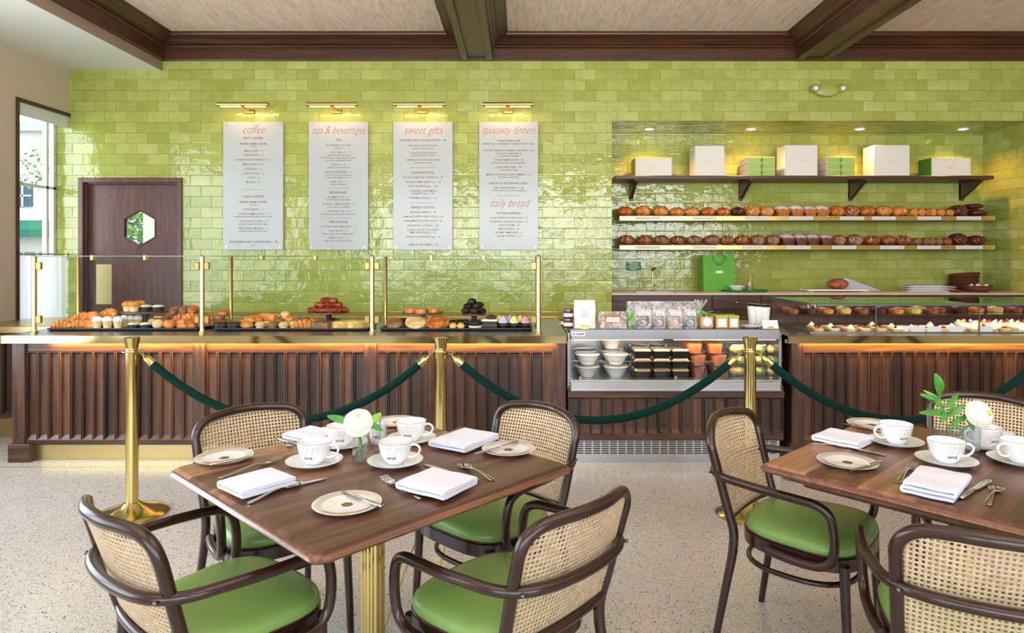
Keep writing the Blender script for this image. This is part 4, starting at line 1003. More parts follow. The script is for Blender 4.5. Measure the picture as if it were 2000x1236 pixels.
carton(1818,1896,308,'low white box with a green side at the right end of the walnut shelf', side='box_green_dark')
for nm, x0, x1 in (('left',1461,1514),('right',1615,1670)):
    X0, X1 = PX(x0,BXD), PX(x1,BXD)
    for k, pos in enumerate(('bottom','middle','top')):
        hh = .0625
        t = thing('green_box', '%s pale green box of the %s green stack on the walnut shelf' % (pos, nm), 'box', ((X0+X1)/2, BXD, BZ+k*.066+.001), group='stacked pale green boxes'); hw = (X1-X0)/2
        m = MB(); m.box(-hw, hw, .004, .26, 0, hh, .002); m.build('tray', 'box_white', t, 15)
        m = MB(); m.box(-hw+.003, hw-.003, 0, .005, .006, hh-.004, .001); m.build('green_front', 'box_green', t, 0)
        m = MB(); m.box(-.008, .008, -.003, .0, .006, hh-.004); m.ball((0,-.005,.04), (.016,.004,.008), 10, 6); m.build('ribbon', 'box_green_dark', t, 0)
# breads
for k, (stops) in enumerate(([(.3, (150,76,30)), (.7, (206,122,58))], [(.3, (70,34,24)), (.7, (120,66,44))])):
    m = N('flour_loaf_%d' % k); v = m.mapping(); sp = m.n('SeparateXYZ'); m.link(v, sp.inputs[0]); nz_ = m.noise(v, 55, 4, .7)
    base = m.ramp(m.noise(v, 14, 4), [(p, s2l(c)) for p, c in stops])
    f = m.n('MapRange'); m.link(m.math('ADD', sp.outputs[2], m.math('MULTIPLY', m.math('SUBTRACT', nz_, .5), .05)), f.inputs[0]); f.inputs[1].default_value = .070; f.inputs[2].default_value = .084
    m.pbr(m.mix(f.outputs[0], base, s2l((238,230,222) if k == 0 else (206,196,190))), .6, 0, m.bump(nz_, .6, .005))
def bread(kind, rx, ry, rz, seed):
    """one loaf seen end on: returns (MB, material list)"""
    rnd = random.Random(seed); m = MB(); o = Vector((seed*1.7, seed*.9, 0)); sl = rnd.uniform(-.5,.5); nsc = rnd.choice((1,2,2,3))
    if kind in ('boule','score','dark','rye'):
        def fn(d):
            q = 1+.10*mnoise.noise(d*1.8+o)+.035*mnoise.noise(d*6+o)
            if d.z > -.15:
                for k in range(nsc):
                    e = abs(d.x+sl*d.y-(k-(nsc-1)/2)*.62)
                    if e < .13: q -= .11*(1-e/.13)
                    elif e < .26: q += .05*(1-(e-.13)/.13)
            return q if d.z > -.75 else q*.98
        m.ball((0,0,rz*.93), (rx,ry,rz), 48, 36, fn=fn)
    elif kind == 'spiral':
        def fn(d):
            a = math.atan2(d.z, d.x); r = math.hypot(d.x, d.z)
            return 1+.045*math.sin(r*24+a*2)+.02*mnoise.noise(d*3+o)
        m.ball((0,0,rz*.95), (rx,ry,rz), 60, 44, fn=fn)
    elif kind in ('tin','tin_flour'):
        P = []
        for k in range(7): P.append((-rx*.78+ (rx*1.56)*k/6, 0))
        prof_ = [(-rx*.74,0),(-rx*.86,rz*.95),(-rx*1.0,rz*1.2),(-rx*.92,rz*1.65),(-rx*.5,rz*1.98),(0,rz*2.05),(rx*.5,rz*1.98),(rx*.92,rz*1.65),(rx*1.0,rz*1.2),(rx*.86,rz*.95),(rx*.74,0)]
        rs = []
        for s_, hq, y in ((.86,.60,-ry*1.05),(.97,.74,-ry*.95),(1,.90,-ry*.62),(1,1,-ry*.2),(1,1,ry*.7),(.96,.96,ry*.92),(.8,.85,ry)): rs.append([(x*s_, y, z*hq) for x, z in prof_])
        m.rings(rs)
    elif kind == 'twist':
        for k in range(5):
            y = -ry+2*ry*k/4; m.ball((rx*.12*math.sin(k*2), y, rz*.9), (rx*(.98-.1*abs(k-2)/2), ry*.34, rz*.92), 16, 10, fn=lambda d: 1+.06*mnoise.noise(d*3+o+Vector((k,0,0))))
    if kind in ('boule','score','dark','rye','spiral'):
        for i, f_ in enumerate(m.f):
            c = sum((Vector(m.v[j]) for j in f_), Vector())/len(f_); d = Vector((c.x/rx, c.y/ry, (c.z-rz*.93)/rz))
            if kind == 'spiral':
                if math.sin(math.hypot(d.x, d.z)*24+math.atan2(d.z, d.x)*2) < -.75+.2*mnoise.noise(d*4+o): m.m[i] = 1
            elif d.z > 0 and min(abs(d.x+sl*d.y-(k-(nsc-1)/2)*.62) for k in range(nsc)) < .055+.03*mnoise.noise(d*5+o): m.m[i] = 1
    for i, v in enumerate(m.v):
        if v[2] < 0: m.v[i] = (v[0], v[1], 0.0)
    return m
PALB = {'boule':'crust_gold','score':'crust_amber','dark':'crust_dark','rye':'rye','spiral':'crust_gold','tin':'crust_brown','tin_flour':'crust_brown','twist':'crust_amber'}
def shelf_bread(rows, Zs, shelf, lower):
    for i, (x, wpx, hpx, kind, mat_, desc) in enumerate(rows):
        rnd = random.Random(i*7+lower*100); D_ = 6.80; X = PX(x, D_); rx = wpx/2/191; rz = hpx/2/191
        t = bread(kind, rx, .085 if kind != 'twist' else .07, rz, i+1+lower*40)
        lb = '%s, %s from the left on the %s bread shelf' % (desc, ord_(i), shelf)
        scr = {'crust_gold':'crumb_pale','crust_amber':'crust_gold','crust_brown':'crumb_pale','crust_dark':'crust_brown','rye':'floury'}[mat_]
        if kind == 'tin_flour': mats = ['flour_loaf_%d' % lower]
        else: mats = [mat_, scr]
        o = t.build('loaf', mats, None, 60, (X, D_+.02, Zs+.001), rnd.uniform(-.25,.25) if kind[:3] != 'tin' else rnd.uniform(-.06,.06))
        tag(o, lb, 'bread', 'loaves on the %s bread shelf' % shelf)
UP = [(1221,32,21,'score','crust_amber','dark amber scored round loaf'),(1256,33,22,'boule','crust_gold','golden round loaf with a split crust'),(1291,32,22,'boule','crust_gold','golden round loaf with an open ear'),(1323,29,19,'boule','crust_gold','small golden round loaf'),(1352,31,19,'boule','crust_gold','smooth golden oval loaf'),
 (1383,30,19,'score','crust_amber','amber crusted oval loaf'),(1413,29,19,'score','crust_amber','amber crusted round loaf'),(1442,27,20,'dark','crust_dark','dark brown loaf'),(1470,28,23,'spiral','crust_gold','golden spiral-marked loaf'),(1498,28,21,'spiral','crust_gold','golden loaf with curved ridges'),
 (1526,28,22,'tin_flour','crust_amber','flour-topped tin loaf'),(1553,27,23,'tin_flour','crust_amber','tall flour-topped tin loaf'),(1579,26,21,'tin_flour','crust_amber','flour-topped amber tin loaf'),(1604,27,22,'tin_flour','crust_amber','flour-topped loaf ending its row'),
 (1635,30,22,'spiral','crust_amber','glossy folded amber loaf'),(1663,32,23,'spiral','crust_brown','shiny dark folded loaf'),(1694,32,22,'score','crust_amber','amber batard loaf'),(1727,29,22,'score','crust_gold','golden batard loaf'),(1757,29,21,'boule','crust_gold','golden split batard loaf'),
 (1780,17,17,'twist','crust_gold','small golden baguette end'),(1793,17,17,'twist','crust_gold','narrow golden baguette end'),(1806,16,17,'twist','crust_amber','narrow amber baguette end'),(1818,16,17,'twist','crust_gold','slim golden baguette end'),(1832,17,16,'twist','crust_gold','pale golden baguette end'),(1848,18,15,'twist','crust_gold','last small baguette end'),
 (1873,36,23,'spiral','crust_dark','large dark glossy twisted loaf'),(1910,36,15,'score','crust_dark','flat dark loaf')]
LO = [(1224,32,21,'score','crust_brown','brown scored round loaf'),(1260,32,21,'score','crust_brown','brown round loaf with a cross cut'),(1293,30,21,'rye','rye','floury rye round loaf'),(1325,27,20,'rye','crust_brown','small brown oval loaf'),(1356,30,20,'rye','rye','speckled rye oval loaf'),(1390,31,21,'rye','rye','wide speckled rye loaf'),
 (1420,26,20,'score','crust_brown','brown loaf with one slash'),(1450,29,21,'score','crust_brown','brown oval loaf with two slashes'),(1480,28,21,'spiral','rye','brown spiral-floured loaf'),(1509,27,21,'spiral','rye','brown loaf with ring marks'),(1536,26,24,'tin_flour','crust_dark','dark tin loaf topped with oats'),(1561,25,23,'tin_flour','crust_dark','narrow dark tin loaf topped with oats'),(1585,25,23,'tin_flour','crust_dark','dark oat-topped tin loaf'),(1611,25,22,'tin_flour','crust_dark','oat-topped loaf beside the marbled one'),
 (1640,26,21,'spiral','crust_brown','marbled swirl loaf'),(1670,32,22,'spiral','rye','floured brown batard with curved cuts'),(1704,32,20,'score','crust_brown','plain brown batard loaf'),(1735,27,20,'score','crust_brown','brown ridged batard loaf'),(1764,28,20,'score','crust_brown','brown batard beside the small baguettes'),
 (1786,18,16,'twist','rye','small rye baguette end'),(1801,17,16,'twist','rye','narrow rye baguette end'),(1815,16,16,'twist','rye','slim rye baguette end'),(1829,17,16,'twist','rye','brown baguette end'),(1845,18,15,'twist','crust_brown','last small brown baguette end'),(1873,34,24,'spiral','crust_dark','large dark red-brown twisted loaf'),(1908,34,20,'spiral','crust_dark','dark shiny twisted loaf')]
shelf_bread(UP, Z1, 'upper', 0); shelf_bread(LO, Z2, 'lower', 1)
tag(bread('twist', .085, .07, .030, 77).build('loaf', 'crust_dark', None, 60, (PX(1902,6.8), 6.83, Z1+.078)), 'dark glossy twisted loaf lying on top of the flat dark loaf, upper shelf', 'bread', 'loaves on the upper bread shelf')

# worktop things
WD = 6.80
def wp(x, D_=WD): return (PX(x, D_), D_, NZ)
x_, y_, z_ = wp(1401, 6.86)
t = thing('paper_bag', 'bright green paper gift bag with ribbon handles and a small white label', 'bag', (x_, y_, NZ), .05)
bw, bh = (1433-1371)/190/2, PZ(498,6.86)-NZ
m = MB(); m.rings([[(-bw,-.06,0),(bw,-.06,0),(bw,.06,0),(-bw,.06,0)],[(-bw*1.01,-.055,bh*.6),(bw*1.01,-.055,bh*.6),(bw*1.01,.055,bh*.6),(-bw*1.01,.055,bh*.6)],[(-bw,-.035,bh),(bw,-.035,bh),(bw,.035,bh),(-bw,.035,bh)]]); bag_ = m.build('bag_body', 'bag_green', t, 15)
m = MB(); m.tube(spline([(-.07,-.042,bh-.005),(-.055,-.05,bh-.06),(-.01,-.058,bh-.095),(.03,-.056,bh-.085),(.062,-.05,bh-.03),(.06,-.042,bh-.003)], 6), .009, 8, flat=.25, up=(0,1,0)); m.build('handle', 'leaf', t)
m = MB(); m.prism([(p[0], p[1]) for p in rrect(.040,.014,.013,4)], -.0635, -.060, 'y'); m.v = [(v[0], v[1], v[2]+bh*.53) for v in m.v]; m.build('label_tag', 'paper_white', bag_, 0)
t = thing('brass_faucet', 'tall slim brass tap at the left end of the worktop', 'tap', (PX(1275,6.75), 6.75, NZ))
m = MB(); m.lathe([(.022,0),(.022,.006),(.012,.012),(.011,.02)], 20); m.tube(spline([(0,0,.01),(0,0,.12),(0,0,.215),(.003,-.01,.232),(.01,-.045,.235),(.012,-.055,.228)], 5), .0105, 12); m.build('spout', 'brass', t, 60)
m = MB(); m.tube([(.0,0,.055),(.03,0,.056),(.055,-.004,.048)], [.006,.006,.004], 8); m.build('lever', 'brass_aged', t)
m = MB(); m.lathe([(.012,.21),(.018,.225),(.015,.242),(.0,.246)], 16); m.build('head', 'brass_aged', t)
t = thing('sink_rim', 'thin steel sink rim set in the worktop below the brass tap', 'sink', (PX(1278,6.62), 6.62, NZ+.0005))
m = MB(); m.rings([rrect(.20,.11,.03,4,0), rrect(.20,.11,.03,4,.003), rrect(.19,.10,.025,4,.003), rrect(.19,.10,.025,4,.0005)], cap=False); m.build('rim', 'steel', t, 0)
m = MB(); D_ = DN-.006; m.box(PX(1223,D_), PX(1252,D_), D_, DN-.001, PZ(528,D_), PZ(512,D_), .002)
t = tag(m.build('green_sign', 'sign_green', smooth=0), 'small green notice with white lines of text on the niche tiles', 'sign')
m = MB()
for k, (a, b_) in enumerate(((1227,1247),(1230,1246),(1226,1249),(1231,1244))): m.box(PX(a,D_), PX(b_,D_), D_-.001, D_, PZ(514.5+k*3.6+.7,D_), PZ(514.5+k*3.6-.7,D_))
m.build('notice_text', 'paper_white', t, 0)
for (x, y, lb) in ((1285,530,'green outlet plate behind the brass tap'),(1548,532,'green outlet plate right of the green tray'),(1752,533,'plain green outlet plate right of the grey paper bag')):
    X, Z = PX(x,DN), PZ(y,DN)
    t = thing('outlet', lb, 'outlet', (X, DN, Z), group='outlets on the niche tiles')
    m = MB(); m.box(-.030,.030,-.006,0,-.052,.052,.003); m.build('cover_plate', 'outlet_green', t, 15)
    if x < 1700:
        m = MB(); m.box(-.015,.015,-.008,-.005,-.030,.030,.001); m.build('socket', 'emergency_green', t, 0)
# green tray with bowl and drink
t = thing('serving_tray', 'flat green tray holding the white bowl and the drink', 'tray', (PX(1455,6.72), 6.72, NZ))
m = MB(); m.rings([[(.235*s*math.cos(a), .15*s*math.sin(a), z) for a in [2*PI*k/40 for k in range(40)]] for s, z in ((.84,.0),(.94,.008),(1.0,.020),(.985,.021),(.93,.012),(.5,.010))]); m.build('tray_body', 'tray_green', t, 50)
m = MB(); m.lathe([(.045,0),(.05,.004),(.088,.050),(.085,.050),(.048,.008),(.0,.006)], 32); tag(m.build('white_bowl', 'porcelain', None, 40, (PX(1439,6.70), 6.70, NZ+.011)), 'shallow white bowl on the green tray', 'bowl')
t = thing('iced_drink', 'clear cup of pink-brown drink with a straw on the green tray', 'drink', (PX(1464,6.70), 6.70, NZ+.011))
m = MB(); m.lathe([(.030,0),(.038,.085),(.0365,.085),(.029,.003)], 24); m.build('clear_cup', 'clear_plastic', t, 40)
m = MB(); m.lathe([(.0285,.003),(.0335,.052),(.0,.052)], 24); m.build('drink', 'pinkdrink', t, 40)
m = MB(); m.tube([(.0,0,.01),(.012,.0,.15)], .003, 6); m.build('straw', 'paper_white', t)
# board, loaf, paper bags, peel, bowls
t = thing('marble_board', 'low white marble board under the round brown loaf', 'board', (PX(1629,6.72), 6.72, NZ))
m = MB(); m.box(-.30,.30,-.10,.12,.010,.026,.003); m.build('slab', 'marble', t, 15)
for s_ in (-1,1):
    m = MB(); m.box(s_*.26-.02, s_*.26+.02, -.08,.10,0,.010); m.build('foot', 'silver', t, 0)
def fn_l(d): return 1+.03*mnoise.noise(d*3)
m = MB(); m.ball((0,0,.052), (.103,.09,.055), 30, 20, fn=fn_l); tag(m.build('round_loaf', 'crust_brown', None, 60, (PX(1636,6.72), 6.72, NZ+.025)), 'round brown loaf on the marble board', 'bread')
t = MB(); W_ = PX(1712,6.84)-PX(1645,6.84)
t.rings([[(0,-.05,0),(0,-.02,.135),(0,.02,.135),(0,.05,0)],[(.10,-.06,0),(.10,-.04,.10),(.10,.04,.10),(.10,.06,0)],[(.25,-.07,0),(.25,-.05,.045),(.25,.05,.045),(.25,.07,0)],[(.36,-.05,0),(.36,-.04,.008),(.36,.04,.008),(.36,.05,0)]])
tag(t.build('bread_bag', 'paper_grey', None, 20, (PX(1647,6.90), 6.90, NZ+.001)), 'grey folded paper sheet leaning behind the round loaf', 'paper')
for k in range(3):
    m = MB(); m.rings([[(0,-.05,0),(0,-.045,.02),(0,.045,.02),(0,.05,0)],[(.06,-.07,0),(.06,-.06,.045),(.06,.06,.045),(.06,.07,0)],[(.30,-.08,0),(.30,-.07,.05),(.30,.07,.05),(.30,.08,0)],[(.47,-.08,0),(.47,-.08,.012),(.47,.08,.012),(.47,.08,0)]])
    for i, v in enumerate(m.v): m.v[i] = (v[0], v[1], v[2]*.42)
    tag(m.build('paper_bag', 'paper_grey', None, 20, (PX(1765,6.75)+.012*k, 6.75+.01*k, NZ+.001+.0215*k)), '%s flat grey paper bag of the pile left of the wooden bowls' % ('bottom','middle','top')[k], 'paper bag', 'flat grey paper bags')
t = thing('wooden_scoop', 'reddish wooden peel tip sticking out beside the paper bags', 'peel', (PX(1858,6.62), 6.62, NZ))
m = MB(); m.rings([[(x, w_*math.cos(a), .014+.012*math.sin(a)*s) for a in [2*PI*k/12 for k in range(12)]] for x, w_, s in ((0,.035,1.1),(.05,.045,1.0),(.09,.035,.7),(.125,.008,.3))]); m.build('blade', 'bowl_wood', t, 60)
def wbowl(label, x, D_, z, r, h, tilt=0):
    m = MB(); m.lathe([(r*.62,0),(r*.88,h*.35),(r,h),(r*.96,h),(r*.84,h*.4),(r*.55,h*.12),(0,h*.1)], 32)
    o = m.build('wooden_bowl', 'bowl_wood', None, 50, (PX(x,D_), D_, z)); o.rotation_euler.y = tilt
    return tag(o, label, 'bowl', 'dark wooden bowls')
wbowl('bottom wooden bowl of the leaning stack at the far right of the worktop', 1880, 6.93, NZ+.004, .142, .062)
wbowl('second wooden bowl up in the leaning stack', 1882, 6.93, NZ+.052, .140, .055, -.03)
wbowl('third wooden bowl up in the leaning stack', 1883, 6.93, NZ+.088, .140, .055, -.06)
wbowl('top wooden bowl of the leaning stack', 1884, 6.93, NZ+.122, .142, .055, -.10)
wbowl('wooden bowl of small white eggs in front of the leaning stack', 1908, 6.68, NZ+.001, .142, .066)
for k in range(9):
    a = k*2.4; r_ = .02+.026*(k**.5)
    m = MB(); m.ball((0,0,0), (.020,.020,.016), 12, 8); tag(m.build('egg', 'porcelain', None, 60, (PX(1908,6.68)+r_*math.cos(a), 6.68+r_*math.sin(a), NZ+.052+.012*(k % 2))), 'small white egg in the wooden bowl at the far right', 'egg', 'white eggs in the wooden bowl')

# ------------------------------------------------------------------ pastries
def P_croissant(seed, L=.14, mat='crust_gold'):
    m = MB(); o = Vector((seed*3.1,0,0)); n = 34; path = []; R = []
    for k in range(n+1):
        u = k/n*2-1; path.append((L/2*math.sin(u*1.15)/math.sin(1.15), -.030*(1-math.cos(u*1.15))/.6+.018, .028*(1-.25*abs(u)))); s_ = max(0,1-abs(u)**2.2)
        R.append((.009+.028*s_)*(1+.15*math.sin(u*15.5)))
    m.tube(path, R, 14, up=(0,0,1))
    m.v = [(a, b, max(0, c)) for a, b, c in m.v]; return m.build('croissant', mat, None, 60)
def P_blob(name, rx, ry, rz, mat, seed, am=.10, fq=2.5, ridge=0):
    m = MB(); o = Vector((seed*1.9, seed, 2))
    def fn(d):
        q = 1+am*mnoise.noise(d*fq+o)
        if ridge: q += .06*math.sin(ridge*(d.x+d.y*.5))
        return q
    m.ball((0,0,rz*.9), (rx,ry,rz), 22, 14, fn=fn); m.v = [(a, b, max(0, c)) for a, b, c in m.v]
    return m.build(name, mat, None, 60)
def P_muffin(body, top, seed, r=.030, h=.050, topmat_name='topping', nub=True, dome=.022, paper=False):
    t = bpy.data.objects.new('muffin', None); COL.objects.link(t)
    fl = (lambda a: 1+.035*math.cos(16*a)) if paper else None
    m = MB(); m.lathe([(r*.78,0),(r,h*.75),(r*1.02,h)], 48 if paper else 28, rad=fl); m.build('paper_cup' if paper else 'body', body, t, 50)
    o = Vector((seed*2.3, 1, 0)); m = MB(); m.ball((0,0,h), (r*1.12,r*1.12,dome), 22, 12, fn=lambda d: 1+.16*mnoise.noise(d*3.5+o)); m.build(topmat_name, top, t, 60)
    return t
def P_cupcake(body, frost, seed):
    t = bpy.data.objects.new('cupcake', None); COL.objects.link(t)
    m = MB(); m.lathe([(.023,0),(.030,.040)], 48, rad=lambda a: 1+.04*math.cos(18*a)); m.build('paper_cup', body, t, 50)
    m = MB()
    prof_ = [(.030,.038)]
    for k in range(3): prof_ += [(.031-.008*k,.044+.014*k),(.026-.008*k,.053+.014*k)]
    prof_ += [(.0,.092)]; m.lathe(prof_, 40, rad=lambda a: 1+.08*math.cos(7*a)); m.build('frosting', frost, t, 60)
    m = MB(); m.ball((.004,-.006,.083), .006, 10, 8); m.build('candy', 'berry' if frost == 'frost_pink' else 'frost_pink', t, 60)
    return t
def P_bundt(seed, top='nuts'):
    t = bpy.data.objects.new('cup_cake', None); COL.objects.link(t)
    m = MB(); m.lathe([(.040,0),(.044,.034)], 48, rad=lambda a: 1+.02*math.cos(20*a)); m.build('paper_cup', 'cup_black', t, 50)
    o = Vector((seed,4,0)); m = MB(); m.ball((0,0,.033), (.043,.043,.015), 24, 12, fn=lambda d: 1+.18*mnoise.noise(d*6+o)); m.build('topping', top, t, 60)
    return t
def P_tart(fill, seed, r=.034, berries=0, fmat='berry'):
    t = bpy.data.objects.new('tart', None); COL.objects.link(t)
    m = MB(); m.lathe([(r*.85,0),(r,.016),(r*.92,.017),(r*.90,.012)], 36, rad=lambda a: 1+.03*math.cos(18*a)); m.build('pastry_shell', 'crumb_pale', t, 50)
    m = MB(); m.lathe([(r*.90,.008),(r*.88,.016),(r*.4,.020),(0,.021)], 24); m.build('filling', fill, t, 60)
    rnd = random.Random(seed)
    for k in range(berries):
        a = k*2.4; q = r*.2*math.sqrt(k+.3); m = MB(); m.ball((q*math.cos(a), q*math.sin(a), .024+.004*rnd.random()), .0085, 10, 8); m.build('berry', fmat, t, 60)
    return t
def P_loafcake(mat, L, w_, h, seed, mt2=None):
    m = MB(); prof_ = [(-w_*.42,0),(-w_*.5,h*.6),(-w_*.42,h*.85),(0,h),(w_*.42,h*.85),(w_*.5,h*.6),(w_*.42,0)]
    m.rings([[(x*s, y, z*(.7+.3*s)) for x, z in prof_] for s, y in ((.8,-L/2),(1,-L/2+.01),(1,L/2-.01),(.8,L/2))]); return m.build('loaf_cake', mat, None, 50)
def put(o, x, D_, z, label, cat, group=None, rz=0, rot=None, name=None):
    o.location = (PX(x, D_), D_, z); o.rotation_euler = rot if rot else (0,0,rz); tag(o, label, cat, group)
    if name: o.name = name
    return o
def onc(y, z): return F*(H-z)/(y-CY)
# trays
TRZ = CT+.0005
def tray(name, label, x0, x1, D0=4.85, D1=5.14, mat='black_tray', z=TRZ):
    X0, X1 = PX(x0, D0), PX(x1, D0)
    t = thing(name, label, 'tray', ((X0+X1)/2, (D0+D1)/2, z), group='long dark serving trays'); hx, hy = (X1-X0)/2, (D1-D0)/2
    m = MB(); m.rings([rrect(hx-.012,hy-.012,.01,3,0), rrect(hx,hy,.012,3,.012), rrect(hx,hy,.012,3,.020), rrect(hx-.006,hy-.006,.01,3,.020), rrect(hx-.012,hy-.012,.01,3,.010)]); m.build('tray_body', mat, t, 30)
    return t
tray('serving_tray', 'long black tray of croissants and muffins under the left glass bay', 90, 387)
tray('serving_tray', 'long black tray of danishes and loaves under the middle glass bay', 417, 720)
tray('serving_tray', 'long black tray of cookies and cupcakes under the right glass bay', 741, 1040)
FZ = TRZ+.0108                       # top of a tray's floor
D0 = 4.90
def cake_stand(label, x, D_, r, h, z=FZ):
    t = thing('cake_stand', label, 'cake stand', (PX(x,D_), D_, z), group='dark wooden cake stands')
    m = MB(); m.lathe([(r*.45,0),(r*.42,.008),(.020,.014),(.018,h*.5),(.024,h-.012)], 28); m.build('foot', 'black_tray', t, 50)
    m = MB(); m.lathe([(r*.96,h-.012),(r,h-.010),(r,h),(r*.97,h)], 40); m.build('plate', 'bowl_wood', t, 50)
    return z+h
# left tray
g = 'croissants on the left tray'
for k, (x, D_, z, rz, lb) in enumerate(((120,4.90,FZ,.3,'croissant at the front left corner of the left tray'),(136,4.97,FZ,-.5,'croissant just behind the front left one on the left tray'),(158,4.92,FZ,.2,'croissant left of the first white-topped muffin'),(172,4.90,FZ,-.2,'croissant touching the first white-topped muffin'),
    (148,5.05,FZ+.0,.5,'croissant in the back left of the left tray'),(160,5.03,FZ+.045,.1,'croissant lying on the pile left of the muffins'),(178,5.02,FZ+.050,-.4,'golden croissant at the top of the left pile'),(176,5.08,FZ,.3,'croissant hidden low in the left pile'),(205,5.06,FZ+.045,.4,'almond croissant peeking out behind the white-topped muffins'),(212,5.09,FZ+.068,-.2,'topmost croissant behind the white-topped muffins'),(196,5.11,FZ,.2,'croissant low behind the white-topped muffins'),(222,5.11,FZ,.1,'croissant low behind the third muffin'))):
    put(P_croissant(k, .13), x, D_, z, lb, 'croissant', g, rz)
for k, (x, D_, lb) in enumerate(((190,4.90,'white-topped muffin nearest the croissants on the left tray'),(210,4.89,'middle white-topped muffin on the left tray'),(231,4.90,'white-topped muffin nearest the black-cup cakes'),(245,5.02,'muffin behind the black-cup cakes, left one'),(256,5.04,'muffin under the left cake stand'),(270,5.06,'muffin right under the left cake stand plate'))):
    put(P_muffin('crumb_pale','sugar',k,.032,.066,dome=.026), x, D_, FZ, lb, 'muffin', 'white-topped muffins on the left tray')
for k, (x, lb) in enumerate(((262,'nut-topped cake in a black cup on the left tray, left one'),(285,'nut-topped cake in a black cup on the left tray, right one'))):
    put(P_bundt(k), x, 4.90, FZ, lb, 'cake', 'cakes in black cups')
zt_ = cake_stand('dark cake stand with brioche and two cakes over the left tray', 284, 5.06, .165, .118)
for k, (x, D_, lb) in enumerate(((250,5.02,'left tall brioche on the left cake stand'),(262,4.99,'front tall brioche on the left cake stand'),(273,5.08,'rear tall brioche on the left cake stand'))):
    put(P_muffin('crumb_pale','crust_gold',k+9,.036,.050,dome=.030), x, D_, zt_+.001, lb, 'brioche', 'brioches on the left stand', name='brioche')
for k, (x, lb) in enumerate(((285,'nut-topped black-cup cake on the left cake stand, beside the brioche'),(309,'nut-topped black-cup cake at the right of the left cake stand'))):
    put(P_bundt(k+5), x, 5.03, zt_+.001, lb, 'cake', 'cakes in black cups')
for k, (x, D_, rx, mt, lb) in enumerate(((309,4.91,.040,'crumb_pale','round sugared bun right of the black-cup cakes'),(331,4.90,.042,'crust_gold','round golden bun in the middle of the left tray'),(298,5.0,.036,'crumb_pale','pale bun behind the round sugared bun'),(320,5.0,.038,'rye','brown bun behind the two round buns'))):
    put(P_blob('sugared_bun', rx, rx, .036, mt, k), x, D_, FZ, lb, 'bun', 'round buns on the left tray')
k = 0
for (x, D_, z) in ((352,4.92,0),(366,4.90,0),(378,4.95,0),(356,4.99,.036),(374,5.00,.04)):
    put(P_croissant(k+30, .12, 'crust_gold' if k % 2 == 0 else 'crust_amber'), x, D_, FZ+z, 'flaky danish %s, right end of the left tray' % ('lying flat, leftmost','in the middle','touching the brass post','resting on the leftmost','on top beside the brass post')[k], 'danish', 'danishes by the second brass post', rz=.3*k-.5, name='danish'); k += 1
k = 0
for (x, D_, z) in ((325,5.07,0),(345,5.08,0),(365,5.09,0),(380,5.10,0),(335,5.08,.042),(355,5.09,.042),(375,5.10,.042),(348,5.10,.084),(366,5.11,.088),(382,5.11,.09)):
    r_ = ('bottom','middle','top')[0 if k < 4 else 1 if k < 7 else 2]
    put(P_croissant(k+50, .13, 'crust_amber' if k % 3 == 0 else 'rye'), x, D_, FZ+z, 'sugared croissant in the %s layer by the second brass post, %s from the left' % (r_, ord_(k if k < 4 else k-4 if k < 7 else k-7)), 'croissant', 'almond croissants piled by the second brass post', rz=.9+.1*k); k += 1
# middle tray
k = 0
for (x, D_, z) in ((402,5.02,0),(416,5.05,0),(432,5.06,0),(444,5.08,0),(410,5.06,.04),(428,5.07,.042),(436,5.08,.075)):
    put(P_blob('almond_pastry', .042,.040,.028, 'rye' if k % 2 else 'crust_amber', k+3, .2, 4), x, D_, FZ+z, 'crumb-topped pastry %s, pile right of the second post' % ('at the left foot','second along the foot','third along the foot','at the right foot','in the left of the upper layer','in the right of the upper layer','at the very top')[k], 'pastry', 'pastries piled behind the black cakes'); k += 1
for k, (x, D_, lb) in enumerate(((433,4.90,'walnut-topped cake in a black tin, left one'),(458,4.90,'walnut-topped cake in a black tin, right one'))):
    o = P_bundt(k+20, 'crust_dark'); put(o, x, D_, FZ, lb, 'cake', 'walnut cakes on the middle tray'); o.scale = (1.25,1.25,1.15)
for k, (x, D_, z, lb) in enumerate(((482,4.90,0,'flaky golden danish at the front of the middle tray, beside the black cakes'),(488,4.97,.028,'flaky danish resting on the golden danish'),(500,5.02,.03,'flaky danish behind the pale muffins'),(478,5.0,0,'danish low behind the golden danish'),(505,5.05,0,'danish low in the back of the middle tray'))):
    put(P_blob('danish', .046,.040,.030, 'crust_gold', k+9, .22, 4, 9), x, D_, FZ+z, lb, 'danish', 'danishes on the middle tray')
for k, (x, D_, z, mt, lb) in enumerate(((508,4.90,0,'crumb_pale','pale muffin left of the three front muffins'),(532,4.90,0,'rye','tan muffin in the middle of the front muffins'),(554,4.89,0,'crumb_pale','pale rounded muffin right of the front muffins'),(545,5.02,.02,'rye','small sugared bun in the second row, left'),(565,5.03,.03,'crust_gold','golden bun at the top of the second row'),(557,5.06,.062,'crumb_pale','pale bun on the top of the middle pile'),(582,5.03,.02,'rye','sugared bun in the second row, right'),(596,5.05,.02,'rye','sugared bun behind the danishes near the stand'),(574,4.93,0,'yellow_cake','yellow glazed bun in the front row'))):
    put(P_muffin(mt, mt, k+40, .032, .030, dome=.024), x, D_, FZ+z, lb, 'muffin', 'buns and muffins on the middle tray')
put(P_loafcake('crust_gold',.16,.075,.05,1), 526, 5.05, FZ+.052, 'golden loaf cake lying on top of the danishes', 'loaf cake', None, 1.1); put(P_loafcake('yellow_cake',.14,.07,.05,1), 524, 5.05, FZ, 'yellow loaf cake under the golden loaf cake', 'loaf cake', None, 1.25)
